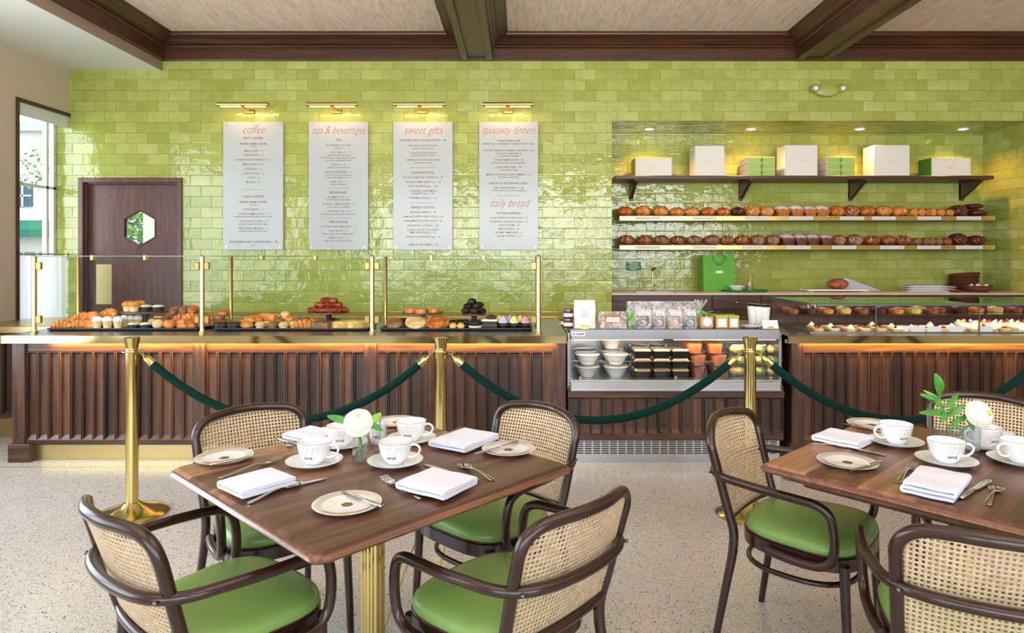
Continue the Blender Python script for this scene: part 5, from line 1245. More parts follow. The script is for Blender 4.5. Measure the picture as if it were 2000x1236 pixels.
for k, (x, D_, z, lb) in enumerate(((594,4.90,0,'sugared long danish, front one below the cake stand'),(610,4.96,.0,'sugared long danish behind the front one'),(618,5.02,.0,'long danish in the back below the cake stand'))):
    put(P_croissant(k+70,.15,'crust_gold'), x, D_, FZ+z, lb, 'danish', 'long danishes below the middle stand', rz=.45, name='long_danish')
put(P_loafcake('rye',.15,.095,.055,2), 630, 4.91, FZ, 'brown loaf cake lying at an angle below the middle stand', 'loaf cake', None, 1.2)
put(P_loafcake('crust_dark',.12,.080,.070,2), 652, 5.01, FZ, 'taller dark loaf cake right of the brown one', 'loaf cake', None, .5)
for k, (x, lb) in enumerate(((668,'long pale yellow slice loaf, left one'),(698,'long pale yellow slice loaf beside the brass post'))):
    put(P_loafcake('yellow_cake',.21,.082,.056,3), x+6, 4.965, FZ, lb, 'loaf cake', 'pale yellow loaves', rz=-.65)
zt_ = cake_stand('dark cake stand piled with glazed twists over the middle tray', 642, 5.08, .155, .112)
k = 0; rnd = random.Random(5)
for (x, D_, z) in ((612,4.99,0),(628,4.95,0),(644,4.95,0),(658,4.97,0),(668,5.03,0),(622,5.08,0),(650,5.09,0),(626,5.02,.036),(643,4.99,.038),(658,5.02,.036),(637,5.03,.070),(651,5.02,.066)):
    lay = ('bottom','second','top')[0 if z == 0 else 1 if z < .05 else 2]; kk = k if k < 7 else k-7 if k < 10 else k-10
    put(P_blob('glazed_twist', .045,.032,.022, 'bacon', k+5, .34, 3.6, 12), x, D_, zt_+.001+z, 'dark glazed twist, %s layer of the middle stand, %s from the left' % (lay, ord_(kk)), 'pastry', 'glazed twists on the middle stand', rz=rnd.uniform(-1,1)); k += 1
# right tray
for k, (x, D_, rx, mt, lb) in enumerate(((770,4.93,.062,'rye','seeded brown cookie stack end at the front left of the right tray'),(785,4.98,.055,'crust_dark','dark cookie right behind the seeded one'),(812,4.91,.078,'crumb_pale','large pale cookie leaning at the front of the right tray'),(824,4.97,.070,'crumb_pale','pale cookie behind the large pale one'),(850,4.91,.072,'crust_amber','large amber cookie leaning at the front of the right tray'),(862,4.97,.066,'crust_amber','amber cookie behind the large amber one'),(872,5.02,.058,'crust_gold','golden cookie edge at the back of the amber ones'))):
    m = MB(); m.rings([[(rx*s*math.cos(a)*(1+.02*math.sin(5*a+k)), rx*s*math.sin(a), z) for a in [2*PI*i/30 for i in range(30)]] for s, z in ((.9,-.009),(1,-.004),(1,.002),(.93,.008),(.5,.012),(.05,.013))])
    put(m.build('cookie', mt, None, 60), x, D_, FZ+rx*.54+.006, lb, 'cookie', 'leaning cookies on the right tray', rot=(.55,0,.15))
zt_ = cake_stand('dark cake stand with three tarts over the right tray', 826, 5.09, .160, .108)
for k, (x, D_, lb) in enumerate(((801,5.02,'left round tart on the tart stand'),(821,4.98,'middle round tart on the tart stand'),(845,5.04,'right round tart on the tart stand'))):
    m = MB(); m.lathe([(.040,0),(.046,.026),(.042,.030),(.0,.028)], 36, rad=lambda a: 1+.02*math.cos(20*a)); put(m.build('round_tart', 'crust_gold', None, 50), x, D_, zt_+.001, lb, 'tart', 'round tarts on the stand')
for k, (x, D_, z) in enumerate(((889,4.99,0),(903,5.0,0),(891,4.99,.030),(904,5.01,.030),(885,5.06,0),(912,5.06,0))):
    m = MB(); m.box(-.045,.045,-.030,.030,0,.022,.004); m.box(-.046,.046,-.031,.031,.022,.028,.003)
    put(m.build('chocolate_bar', 'chocolate', None, 15), x, D_, FZ+z, 'dark chocolate bar %s in the middle of the right tray' % ('low on the left','low on the right','stacked on the left','stacked on the right','hidden behind on the left','hidden behind on the right')[k], 'chocolate bar', 'chocolate bars on the right tray', rz=.12*(k-2))
for k, (x, lb) in enumerate(((885,'left cream puff in front of the chocolate bars'),(900,'right cream puff in front of the chocolate bars'))):
    put(P_blob('cream_puff', .028,.028,.024, 'yellow_cake', k, .12, 5), x, 4.88, FZ, lb, 'cream puff', 'cream puffs')
t = thing('whoopie_pie', 'dark chocolate sandwich cake with white cream filling', 'cake', (PX(928,4.90), 4.90, FZ)); 
m = MB(); m.ball((0,0,.044), (.054,.050,.028), 24, 12); m.v = [(a,b,max(c,.022)) for a,b,c in m.v]; m.lathe([(.046,0),(.050,.006),(.048,.010)], 28); m.build('cake', 'chocolate', t, 50)
m = MB(); m.lathe([(.046,.010),(.050,.013),(.050,.019),(.046,.0225)], 28); m.build('cream_filling', 'cream', t, 50)
zt_ = cake_stand('small dark stand of chocolate pastries near the right end of the trays', 926, 5.05, .092, .100)
k = 0
for (x, D_, z) in ((910,5.02,0),(926,4.99,0),(940,5.03,0),(914,5.08,.030),(930,5.05,.036),(922,5.04,.068),(936,5.08,.040)):
    put(P_blob('chocolate_pastry', .036,.030,.024, 'chocolate', k+60, .28, 3), x, D_, zt_+.001+z, 'black chocolate pastry %s of the small stand' % ('at the left','in the front middle','at the right','second up on the left','in the centre','at the very top','second up on the right')[k], 'pastry', 'chocolate pastries on the small stand'); k += 1
t = thing('cake_slice', 'tall chocolate cake slice with a cream layer and shavings on the right tray', 'cake', (PX(956,4.92), 4.92, FZ))
m = MB(); m.prism([(-.055,-.02),(.055,-.03),(.05,.06),(-.04,.05)], 0, .055); m.build('cake', 'chocolate', t, 0)
m = MB(); m.prism([(-.056,-.021),(.056,-.031),(.051,.061),(-.041,.051)], .055, .068); m.build('cream_layer', 'cream', t, 0)
m = MB(); m.ball((.012,.02,.080), (.038,.032,.020), 18, 10, fn=lambda d: 1+.25*mnoise.noise(d*6)); m.build('shavings', 'crust_dark', t, 60)
for k, (x, fr, lb) in enumerate(((983,'frost_lilac','cupcake with lilac frosting'),(1004,'frost_yellow','cupcake with pale yellow frosting'),(1027,'frost_pink','cupcake with pink frosting and a red drop'))):
    o = P_cupcake('cup_black', fr, k); put(o, x, 4.91, FZ, lb+' on the right tray', 'cupcake', 'frosted cupcakes'); o.scale = (1.15,1.15,1.08)
for k, x in enumerate((976,996,1016)):
    o = P_cupcake('cup_black', ('frost_yellow','frost_lilac','frost_yellow')[k], k+5); put(o, x, 5.03, FZ, 'cupcake in the back row of the right tray, %s from the left' % ord_(k), 'cupcake', 'frosted cupcakes')

# ------------------------------------------------------------------ glass pastry case contents
gz = CT+.0085; rnd = random.Random(11); k = 0
for row, D_ in enumerate((4.78, 4.88, 4.99)):
    n_ = 17 - row
    for i in range(n_):
        X = GX0+.10+row*.02+i*.112+rnd.uniform(-.008,.008)
        if row == 0 and i > 12: continue
        kind = (i*7+row*3) % 4
        o = P_tart(('custard','cream','custard','cream')[kind], k, .042, (5,4,0,3)[kind] if row < 2 else 0, ('berry','berry','berry_dark','berry_dark')[kind])
        if kind == 2:
            m = MB(); m.lathe([(.026,.020),(.016,.034),(.004,.046),(0,.047)], 20, rad=lambda a: 1+.1*math.cos(6*a)); m.build('cream_swirl', 'cream', o, 60)
        o.location = (X, D_, gz)
        tag(o, '%s, %s row of the glass case, %s from the left' % (('custard tart with red berries','cream tart with red berries','cream swirl tart','cream tart with dark berries')[kind], ('front','second','third')[row], ord_(i)), 'tart', 'tarts in the glass case'); k += 1
k = 0
for (x, y, w_, D_) in ((1765,1,28,4.76),(1808,1,28,4.80),(1847,1,28,4.80),(1793,1,28,4.73),(1825,1,30,4.73),(1868,1,28,4.73),(1924,1,28,4.73)):
    m = MB(); X = PX(x, D_); m.box(-.05,.05,-.001,.001,0,.038); m.box(-.05,.05,.001,.02,0,.002)
    tag(m.build('price_card', 'paper_white', None, 0, (X, D_, gz)), 'small blank white price card in the glass case, %s from the left' % ord_(k), 'card', 'white price cards in the glass case'); k += 1
for k, (x, lb) in enumerate(((1890,'large white cream cake with fruit in the glass case, left one'),(1940,'large white cream cake in the glass case, middle one'),(1985,'large white cream cake in the glass case, at the right edge'))):
    D_ = 4.92; t = thing('cream_cake', lb, 'cake', (PX(x,D_), D_, gz)); m = MB(); m.lathe([(.085,0),(.085,.045),(.080,.050),(0,.050)], 36); m.build('cake', 'cream', t, 40)
    for i in range(9):
        a = 2*PI*i/9; m = MB(); m.ball((.06*math.cos(a), .06*math.sin(a), .056), .012, 10, 8); m.build('topping', ('berry','sugar','custard')[(i+k) % 3], t, 60)
k = 0
for row, (D_, z, x0, x1, n_) in enumerate(((5.18, gz+.0945, 2.12, 3.2, 9), (5.30, gz+.0945, 2.12, 5.0, 20))):
    for i in range(n_):
        X = x0+(x1-x0)*i/(n_-1); kind = i % 4
        o = P_loafcake(('crust_brown','crust_dark','crust_gold','yellow_cake')[kind], .10, .075, .036+.008*(kind % 2), i)
        o.location = (X, D_, z); tag(o, 'small %s slice on the glass case shelf, %s row, %s from the left' % (('brown','dark','golden','yellow')[kind], ('front','rear')[row], ord_(i)), 'pastry', 'slices on the glass shelf')

# ------------------------------------------------------------------ on and in the refrigerated case
KZ = .9255
def kp(x, D_=4.68): return (PX(x, D_), D_, KZ)
jarp = [(1110,4.70,0),(1110,4.70,1),(1104,4.80,0)]
for k, (x, D_, lv) in enumerate(jarp):
    t = thing('jam_jar', ('dark jam jar at the left end of the steel case, bottom of the pair','dark jam jar stacked on the other at the left end of the steel case','dark jam jar hidden behind the stacked pair')[k], 'jar', (PX(x,D_), D_, KZ+.066*lv), group='dark jam jars')
    m = MB(); m.lathe([(.032,0),(.034,.004),(.034,.046),(.030,.052)], 24); m.build('jar', 'jam', t, 50)
    m = MB(); m.lathe([(.0345,.012),(.0345,.036)], 24); m.build('label_band', 'paper_white', t, 50)
    m = MB(); m.lathe([(.031,.052),(.031,.064),(.029,.066)], 24); m.build('lid', 'steel_dark', t, 50)
def pouch(name, label, x0, x1, ytop, D_, mat, lbl=None, depth=.05, top=None, group=None):
    X0, X1 = PX(x0,D_), PX(x1,D_); hh = PZ(ytop,D_)-KZ; hw = (X1-X0)/2
    t = thing(name, label, 'bag', ((X0+X1)/2, D_, KZ), group=group); rs = []
    for u in (0,.08,.3,.6,.8,.93,1):
        dd = depth*(1-u**1.5)*.5+.004; rs.append([(-hw*(1-.04*math.sin(u*9)),-dd,hh*u),(0,-dd*1.25,hh*u),(hw*(1-.04*math.sin(u*7)),-dd,hh*u),(hw,dd,hh*u),(0,dd*1.2,hh*u),(-hw,dd,hh*u)])
    m = MB(); m.rings(rs); m.build('wrapper', mat, t, 50); return t, hw, hh, depth
t, hw, hh, dp = pouch('bakery_bag', 'tall white printed paper bag standing on the steel case', 1121, 1162, 586, 4.70, 'paper_white')
m = MB(); m.box(-.05,.05,-.038,-.032,.02,.06,.001); lb_ = m.build('label_card', 'paper_white', t, 0)
m = MB(); m.box(-.025,.025,-.0395,-.038,.0,.018,.001); m.build('gold_seal', 'gold', t, 0)
m = MB()
for k in range(5): m.box(-.03+.004*k,.03-.004*k,-.0392,-.0385,.075+.012*k,.0775+.012*k)
m.build('small_print', 'print_grey', t, 0)
# big clear bag of granola
def fill_bag(name, label, x0, x1, ytop, D_, fill, lblrect, hfill=.85, depth=.07, wr='cellophane', group=None):
    t, hw, hh, dp = pouch(name, label, x0, x1, ytop, D_, wr, depth=depth, group=group)
    m = MB(); o = Vector((x0*.01,0,0)); rs = []
    for u in (0,.25,.5,.75,.95,1):
        q_ = (1-.25*u*u)*(.0 if u == 1 else 1); rs.append([((hw-.006)*q_*math.copysign(abs(math.cos(a))**.6, math.cos(a)), (depth*.45)*q_*math.sin(a), .004+hh*hfill*u) for a in [2*PI*k/20 for k in range(20)]])
    m.rings(rs[:-1]); m.build('contents', fill, t, 60)
    if lblrect:
        a, b_, c, d = lblrect; m = MB(); m.box(a, b_, -depth*.62-.004, -depth*.62, c, d, .001); l_ = m.build('paper_label', 'paper_white', t, 0)
        m = MB()
        for k in range(3): m.box(a+.008, b_-.008, -depth*.62-.005, -depth*.62-.004, c+(d-c)*(.3+.2*k)-.001, c+(d-c)*(.3+.2*k)+.001)
        m.build('small_print', 'print_grey', l_, 0)
    return t
fill_bag('granola_bag', 'large clear bag of granola lying with its green tie to the right', 1168, 1222, 608, 4.70, 'granola', (-.045,.045,.045,.078), .8, .10)
def tie(label, x0, x1, y0, y1, D_, seed):
    X0, X1, Za, Zb = PX(x0,D_), PX(x1,D_), PZ(y1,D_), PZ(y0,D_); rnd = random.Random(seed); m = MB()
    c = Vector(((X0+X1)/2, D_, (Za+Zb)/2))
    for k in range(7):
        a = rnd.uniform(0,6.28); e = c+Vector((math.cos(a)*(X1-X0)*.55, rnd.uniform(-.02,.0), math.sin(a)*(Zb-Za)*.5)); md_ = (c+e)/2+Vector((rnd.uniform(-.01,.01),-.012,rnd.uniform(-.01,.01)))
        m.tube(spline([tuple(c), tuple(md_), tuple(e)], 5), .0065, 6, flat=.3)
    m.ball(tuple(c), .008, 10, 8); tag(m.build('green_ribbon', 'ribbon_green', None, 60), label, 'ribbon', 'bright green ribbons')
tie('bright green ribbon tied upright at the right of the granola bag', 1222, 1237, 606, 641, 4.69, 1)
tie('bright green ribbon on the neck of the tall clear bag', 1358, 1390, 597, 622, 4.69, 2)
fill_bag('cellophane_bag', 'wide clear cellophane bag standing behind the four small bags', 1224, 1366, 588, 4.83, 'plastic_white', None, .55, .08)
m = MB(); rnd = random.Random(4)
for k in range(16):
    a = rnd.uniform(-.5,.6); m.tube([(0,0,0),(.05*math.sin(a),rnd.uniform(-.02,.02),.035),(.09*math.sin(a)+rnd.uniform(-.01,.01),rnd.uniform(-.03,.03),.07)], [.006,.012,.009], 6, flat=.25)
tag(m.build('cellophane_twist', 'cellophane', None, 60, (PX(1368,4.74), 4.74, PZ(605,4.74))), 'gathered clear cellophane top above the green ribbon', 'wrapper')
for k, (x0, x1, f_, lb) in enumerate(((1240,1271,'crust_dark','small clear bag of dark sweets, leftmost of the four on the steel case'),(1276,1298,'jam','narrow clear bag of red sweets, second of the four on the steel case'),(1304,1331,'granola','small clear bag of tan sweets, third of the four on the steel case'),(1337,1359,'cup_black','small clear bag of black sweets, rightmost of the four on the steel case'))):
    D_ = 4.68; w2 = (PX(x1,D_)-PX(x0,D_))/2; fill_bag('candy_bag', lb, x0, x1, 604, D_, f_, (-w2*.72,w2*.72,.088,.116), .70, .05, group='small clear candy bags')
t = thing('granola_jar', 'clear box of nuts with a hexagonal white label', 'jar', kp(1379)); m = MB(); m.box(-.045,.045,-.03,.04,.0,.082,.006); m.build('box_body', 'kraft', t, 15)
m = MB(); m.prism([(.034*math.cos(PI/6+PI/3*k), .045+.034*math.sin(PI/6+PI/3*k)) for k in range(6)], -.034, -.0305, 'y'); m.build('hexagon_label', 'paper_white', t, 0)
for k, (x, w_, lb) in enumerate(((1408,.042,'brown kraft box with a square white label and pale green lid, left one'),(1431,.036,'brown kraft box with a square white label and pale green lid, right one'))):
    t = thing('kraft_box', lb, 'box', kp(x), group='kraft boxes with green lids'); m = MB(); m.box(-w_,w_,-.03,.10,.0,.075,.003); m.build('carton', 'kraft', t, 15)
    m = MB(); m.box(-w_-.002,w_+.002,-.032,.102,.075,.088,.003); m.build('lid', 'box_green', t, 15)
    m = MB(); m.box(-w_*.72,w_*.72,-.033,-.030,.008,.066,.001); m.build('square_label', 'paper_white', t, 0)
t = thing('white_dish', 'low white dish of dark sweets beside the kraft boxes', 'dish', kp(1466)); m = MB(); m.lathe([(.05,0),(.075,.016),(.072,.017),(.05,.006),(0,.005)], 30); m.build('dish', 'porcelain', t, 50)
for k, (x, D_) in enumerate(((1470,4.86),(1481,4.84),(1494,4.83))):
    z_ = KZ; t = thing('paper_cup_stack', 'tall stack of white paper cups, %s of the three' % ('leftmost','middle one','rightmost')[k], 'paper cups', (PX(x,D_), D_, z_), group='white paper cup stacks')
    m = MB(); pr = []
    hh = PZ(592+k,D_)-KZ
    pr = [(.026,0),(.038,hh-.02)]
    m.lathe(pr, 28); m.build('lower_cups', 'paper_white', t, 50)
    m = MB()
    for q_ in range(4): m.lathe([(.038,hh-.02+.005*q_),(.041,hh-.018+.005*q_),(.038,hh-.016+.005*q_)], 28)
    m.build('rims', 'steel', t, 50)
t = thing('tent_sign', 'small white tent card leaning at the right end of the steel case', 'sign', (PX(1503,4.66), 4.66, KZ)); m = MB(); m.prism([(-.025,0),(.0,.056),(.025,0)], -.055, .055, 'x'); m.build('card', 'paper_white', t, 0)
m = MB(); m.box(-.018,.018,-.027,-.022,0,.014,.001); m.build('brass_foot', 'gold', t, 0)
# inside: bowls, black boxes, soup cups, salads
IZ = .5725
def bowl_white(label, x, D_, z, lid=False):
    t = thing('takeaway_bowl', label, 'bowl', (PX(x,D_), D_, z), group='white takeaway bowls')
    m = MB(); m.lathe([(.046,0),(.048,.004),(.086,.068),(.090,.070),(.090,.074)], 36); m.build('bowl', 'plastic_white', t, 50)
    m = MB(); m.lathe([(.090,.074),(.091,.077),(.07,.083),(.0,.084)], 36); m.build('clear_lid', 'clear_plastic', t, 50)
for (x, nm) in ((1147,'left'),(1203,'right')):
    for lv, q_ in enumerate(('bottom','top')): bowl_white('%s white bowl of the front %s stack in the steel case' % (q_, nm), x, 4.76, IZ+.0002+.086*lv)
for (x, nm) in ((1142,'left'),(1194,'right')):
    for lv, q_ in enumerate(('bottom','middle','top')[:2+(nm == 'right')]): bowl_white('%s white bowl of the rear %s stack in the steel case' % (q_, nm), x, 4.96, IZ+.0002+.086*lv)
for r_, D_ in enumerate((4.74, 4.90)):
    for c_, x in enumerate((1253,1290,1326)):
        for lv in range(3):
            t = thing('black_food_box', '%s black food box with a clear lid, %s column, %s row' % (('bottom','middle','top')[lv], ('left','middle','right')[c_], ('front','rear')[r_]), 'food box', (PX(x,4.74)+.005*r_, D_, IZ+.0002+.070*lv), group='black food boxes')
            m = MB(); m.rings([rrect(.050,.050,.008,3,0), rrect(.060,.060,.01,3,.046)]); m.build('tray', 'plastic_black', t, 30)
            m = MB(); m.rings([rrect(.062,.062,.01,3,.046), rrect(.063,.063,.01,3,.050), rrect(.055,.055,.01,3,.064), rrect(.052,.052,.01,3,.066)]); m.build('clear_lid', 'clear_plastic', t, 30)
            m = MB(); m.rings([rrect(.056,.056,.01,3,.047), rrect(.052,.052,.01,3,.054)]); m.build('food', ('salad_mix','soup','salad_mix')[(lv+c_) % 3], t, 30)
for r_, D_ in enumerate((4.74, 4.88)):
    for c_, x in enumerate((1363,1403)):
        for lv in range(3):
            xx = x-(7 if lv == 2 else 0)
            t = thing('soup_cup', '%s soup cup of the %s %s stack in the steel case' % (('bottom','middle','top')[lv], ('front','rear')[r_], ('left','right')[c_]), 'soup cup', (PX(xx,4.74)+.004*r_, D_, IZ+.0002+.085*lv), group='deli soup cups')
            m = MB(); m.lathe([(.044,0),(.057,.066)], 30); m.build('soup', 'soup_brown' if lv == 0 else 'soup', t, 50)
            m = MB(); m.lathe([(.0455,0),(.059,.072),(.061,.074),(.061,.080),(.050,.083),(0,.083)], 30); m.build('clear_cup', 'clear_plastic', t, 50)
k = 0
for c_, x in enumerate((1440,1480,1518)):
    for lv in range(3):
        t = thing('salad_box', '%s clear salad box of the %s stack in the steel case' % (('bottom','middle','top')[lv], ('left','middle','right')[c_]), 'salad box', (PX(x,4.75)-(.02 if c_ == 2 else 0), 4.77, IZ+.0002+.078*lv), group='clear salad boxes')
        m = MB(); o = Vector((k,0,0)); m.ball((0,0,.036), (.058,.055,.034), 20, 12, fn=lambda d: 1+.14*mnoise.noise(d*5+o)); m.v = [(a,b,max(.002,c)) for a,b,c in m.v]; m.build('salad', 'salad' if (lv+c_) % 2 else 'salad_mix', t, 60)
        m = MB(); m.rings([rrect(.054,.054,.012,4,0), rrect(.062,.062,.014,4,.036), rrect(.064,.064,.014,4,.040), rrect(.054,.054,.012,4,.074), rrect(.05,.05,.012,4,.076)]); m.build('clear_shell', 'clear_plastic', t, 30); k += 1
# ------------------------------------------------------------------ table settings
TT = TZ+.0006
def OT(x, y, z=TT): p = ON(x, y, z); return Vector(p)
def wrap_text(s, size, r_at, z0, ang0, off=.0004, spacing=1.15, bold=.0004):
    vs, fs = text2d(s, size, 0, 'CENTER', bold, spacing); out = []
    for x, y, _ in vs:
        z = z0+y; r = r_at(z)+off; a = ang0+x/r; out.append((r*math.cos(a), r*math.sin(a), z))
    return out, fs
CPROF = [(.026,.0),(.028,.003),(.030,.006),(.036,.012),(.044,.024),(.0495,.038),(.0525,.052),(.0545,.064),(.0552,.070)]
def cup_r(z):
    for (r0, z0), (r1, z1) in zip(CPROF, CPROF[1:]):
        if z <= z1: return r0+(r1-r0)*max(0, (z-z0))/(z1-z0)
    return CPROF[-1][0]
def make_cup(side):
    t = thing('teacup', 'x', 'cup', group='white printed teacups')
    m = MB(); m.lathe(CPROF+[(.0545,.0715),(.0530,.070),(.0505,.052),(.047,.038),(.041,.024),(.032,.012),(.0,.008)], 48); m.build('cup_body', 'porcelain', t, 60)
    m = MB(); m.tube([( .0549*math.cos(a), .0549*math.sin(a), .0712) for a in [2*PI*k/48 for k in range(48)]], .0006, 6, closed=True); m.build('gold_rim', 'brass_aged', t, 60)
    m = MB(); h = spline([(.050,0,.058),(.064,0,.062),(.078,0,.056),(.082,0,.044),(.074,0,.030),(.058,0,.022),(.043,0,.021)], 5)
    m.tube([(side*p.x, p.y, p.z) for p in h], .0048, 10, flat=.8); m.build('handle', 'porcelain', t, 60)
    vs, fs = wrap_text('HIVE', .0125, cup_r, .026, -PI/2); m = MB(); m.add(vs, fs)
    m.build('logo', 'print_black', t, 0)
    m = MB(); rnd = random.Random(2)
    for k in range(34):                                 # faint dotted honeycomb print above the logo
        a = -PI/2+rnd.uniform(-.75,.75); z = rnd.uniform(.036,.062); r = cup_r(z)+.0002; s_ = .0011
        hexs = [(r*math.cos(a+s_*math.cos(q*PI/3)/r), r*math.sin(a+s_*math.cos(q*PI/3)/r), z+s_*math.sin(q*PI/3)) for q in range(6)]; m.add(hexs, [tuple(range(6))])
    m.build('dotted_print', 'print_grey', t, 0)
    return t
def make_saucer():
    t = thing('saucer', 'x', 'saucer', group='white saucers')
    m = MB(); m.lathe([(.044,0),(.046,.003),(.070,.008),(.090,.0165),(.0905,.0180),(.088,.0180),(.068,.0105),(.046,.0055),(.0,.0050)], 56); m.build('dish', 'porcelain', t, 60)
    return t
def make_plate():
    t = thing('bread_plate', 'x', 'plate', group='gold patterned bread plates')
    m = MB(); m.lathe([(.052,0),(.054,.003),(.066,.006),(.092,.0105),(.0930,.012),(.091,.0125),(.066,.0085),(.055,.0055),(.0,.0050)], 56); m.build('dish', 'porcelain', t, 60)
    m = MB()
    for r, z in ((.0925,.0122),(.0865,.0122),(.083,.0117),(.0795,.0111),(.076,.0105),(.0725,.0099),(.069,.0094)):
        m.tube([(r*math.cos(a), r*math.sin(a), z) for a in [2*PI*k/56 for k in range(56)]], .00026, 4, closed=True)
    m.build('gold_rings', 'brass_aged', t, 60)
    m = MB(); m.prism([(.017*math.cos(PI/3*k), .017*math.sin(PI/3*k)) for k in range(6)], .0050, .0056); m.prism([(.011*math.cos(PI/3*k+.2), .011*math.sin(PI/3*k+.2)) for k in range(6)], .0056, .0060); m.build('gold_emblem', 'brass_aged', t, 0)
    return t
protos = {}
def plc(kind, mk, loc, rz, label, scale=None, rot=None):
    if kind not in protos:
        protos[kind] = mk(); o = protos[kind]; o.location = loc; o.rotation_euler = rot or (0,0,rz); o['label'] = label
        if scale: o.scale = (scale,)*3
        return o
    return dup(protos[kind], loc, rz, label, None, scale or (1,1,1), rot)
cups = [(614,907,1,-.15,'front left cup of the left table'),(772,907,1,-.1,'cup right of the vases on the left table'),(668,872,-1,.1,'cup behind the white flower, handle to the left'),(803,862,1,-.15,'rear right cup of the left table'),
        (1750,868,-1,.1,'rear left cup of the right table'),(1848,905,1,-.15,'cup in front of the vases on the right table'),(1991,905,-1,.15,'cup cut by the right edge'),(1922,874,-1,.2,'cup half hidden behind the vases of the right table')]
for (x, y, side, rz, lb) in cups:
    p = OT(x, y)
    plc('saucer', make_saucer, p, 0, 'white saucer under the '+lb)
    plc('cup%d' % side, lambda: make_cup(side), p+Vector((0,0,.0056)), rz, 'white printed '+lb)
for (x, y, lb) in ((438,897,'gold-rimmed plate at the left corner of the left table'),(678,989,'gold-rimmed plate near the front corner of the left table'),(993,881,'gold-rimmed plate at the right corner of the left table'),(774,827,'gold-rimmed plate at the far corner of the left table'),
                   (1655,906,'gold-rimmed plate at the left corner of the right table'),(1703,832,'gold-rimmed plate at the far corner of the right table')):
    plc('plate', make_plate, OT(x, y), 0, lb)
# cutlery: every piece is built from its handle end at the origin along +x, length one unit given below
def flatbar(m, sec):
    """sections (x, halfwidth, z, halfthick)"""
    rs = []
    for x, w_, z, h in sec: rs.append([(x, w_*math.cos(a), z+h*math.sin(a)) for a in [2*PI*k/10 for k in range(10)]])
    m.rings(rs)
def make_fork():
    t = thing('fork', 'x', 'fork', group='silver forks')
    m = MB(); flatbar(m, [(0,.006,.003,.0016),(.004,.0095,.003,.002),(.03,.0085,.004,.002),(.07,.0045,.008,.002),(.11,.0035,.011,.002),(.128,.005,.009,.0018)]); m.build('handle', 'silver', t, 60)
    m = MB(); flatbar(m, [(.126,.005,.009,.0016),(.138,.0115,.006,.0014),(.150,.0125,.0045,.0014),(.156,.0125,.0045,.0012)])
    for k in range(4):
        y = -.0105+.007*k; m.tube(spline([(.154,y,.0045),(.170,y,.004),(.186,y*.97,.006),(.200,y*.95,.010)], 3), [.0019,.0019,.0018,.0018,.0017,.0016,.0015,.0013,.0011,.0009], 6)
    m.build('tines', 'silver', t, 60); return t
def make_knife():
    t = thing('knife', 'x', 'knife', group='silver table knives')
    m = MB(); flatbar(m, [(0,.006,.0055,.003),(.004,.0095,.0055,.0045),(.05,.0085,.0055,.0042),(.09,.0065,.0055,.0036),(.098,.0055,.0055,.0030)]); m.build('handle', 'silver', t, 60)
    m = MB(); flatbar(m, [(.096,.0055,.0045,.0016),(.110,.009,.0035,.0011),(.17,.0105,.0030,.0009),(.205,.0095,.0028,.0008),(.222,.005,.0026,.0006),(.228,.001,.0025,.0004)]); m.build('blade', 'silver', t, 60); return t
def make_spoon():
    t = thing('spoon', 'x', 'spoon', group='silver spoons')
    m = MB(); flatbar(m, [(0,.005,.0025,.0014),(.004,.0085,.0028,.0018),(.03,.007,.005,.0018),(.07,.0038,.010,.0018),(.10,.003,.010,.0018),(.115,.004,.0075,.0016)]); m.build('handle', 'silver', t, 60)
    m = MB(); nu, nv = 20, 6
    for j in range(nv+1):
        q_ = j/nv
        for k in range(nu):
            a = 2*PI*k/nu; m.v.append((.138+.028*q_*math.cos(a), .0175*q_*math.sin(a)*(1+.1*math.cos(a)), .0012+.008*q_*q_))
    for j in range(nv):
        for k in range(nu): m.f.append((j*nu+k, j*nu+(k+1) % nu, (j+1)*nu+(k+1) % nu, (j+1)*nu+k)); m.m.append(0)
    o = m.build('bowl', 'silver', t, 60); md = o.modifiers.new('thickness', 'SOLIDIFY'); md.thickness = .0012; md.offset = 1; return t
LEN = {'fork': .200, 'knife': .228, 'spoon': .166}; MK = {'fork': make_fork, 'knife': make_knife, 'spoon': make_spoon}
def cutlery(kind, hx, hy, tx, ty, label, z=TT, length=None, tilt=0):
    a, b_ = OT(hx, hy, z+.003), OT(tx, ty, z+.003); d_ = b_-a; L = d_.length; mid = (a+b_)/2; u = d_.normalized()
    s_ = L/LEN[kind]; s_ = max(.72, min(1.12, s_)); st_ = mid-u*(LEN[kind]*s_/2)
    plc(kind, MK[kind], Vector((st_.x, st_.y, z)), math.atan2(d_.y, d_.x), label, s_, rot=(0, tilt, math.atan2(d_.y, d_.x)))
PLZ = TT+.0125
cutlery('knife', 408,908, 526,884, 'silver butter knife lying across the plate at the left corner of the left table', PLZ)
cutlery('fork', 418,937, 557,893, 'silver fork behind the front left napkin of the left table')
cutlery('knife', 467,972, 643,932, 'silver knife in front of the front left napkin of the left table')
cutlery('spoon', 485,982, 588,943, 'silver spoon nearest the left edge of the left table')
cutlery('knife', 747,990, 668,957, 'silver butter knife on the plate near the front corner of the left table', PLZ)
cutlery('fork', 836,980, 739,928, 'silver fork left of the front right napkin of the left table')
cutlery('knife', 938,942, 826,905, 'silver knife under the front right napkin of the left table')
cutlery('spoon', 966,938, 896,907, 'silver spoon right of the front right napkin of the left table')
cutlery('knife', 1011,863, 926,886, 'silver butter knife on the plate at the right corner of the left table', PLZ)
cutlery('spoon', 975,863, 902,881, 'silver spoon in front of the rear right napkin of the left table')
cutlery('knife', 541,856, 612,876, 'silver knife beside the napkin behind the front left cup')
cutlery('spoon', 524,864, 572,872, 'silver spoon at the far left edge of the left table')
cutlery('fork', 838,864, 900,838, 'silver fork mostly under the rear right napkin of the left table')
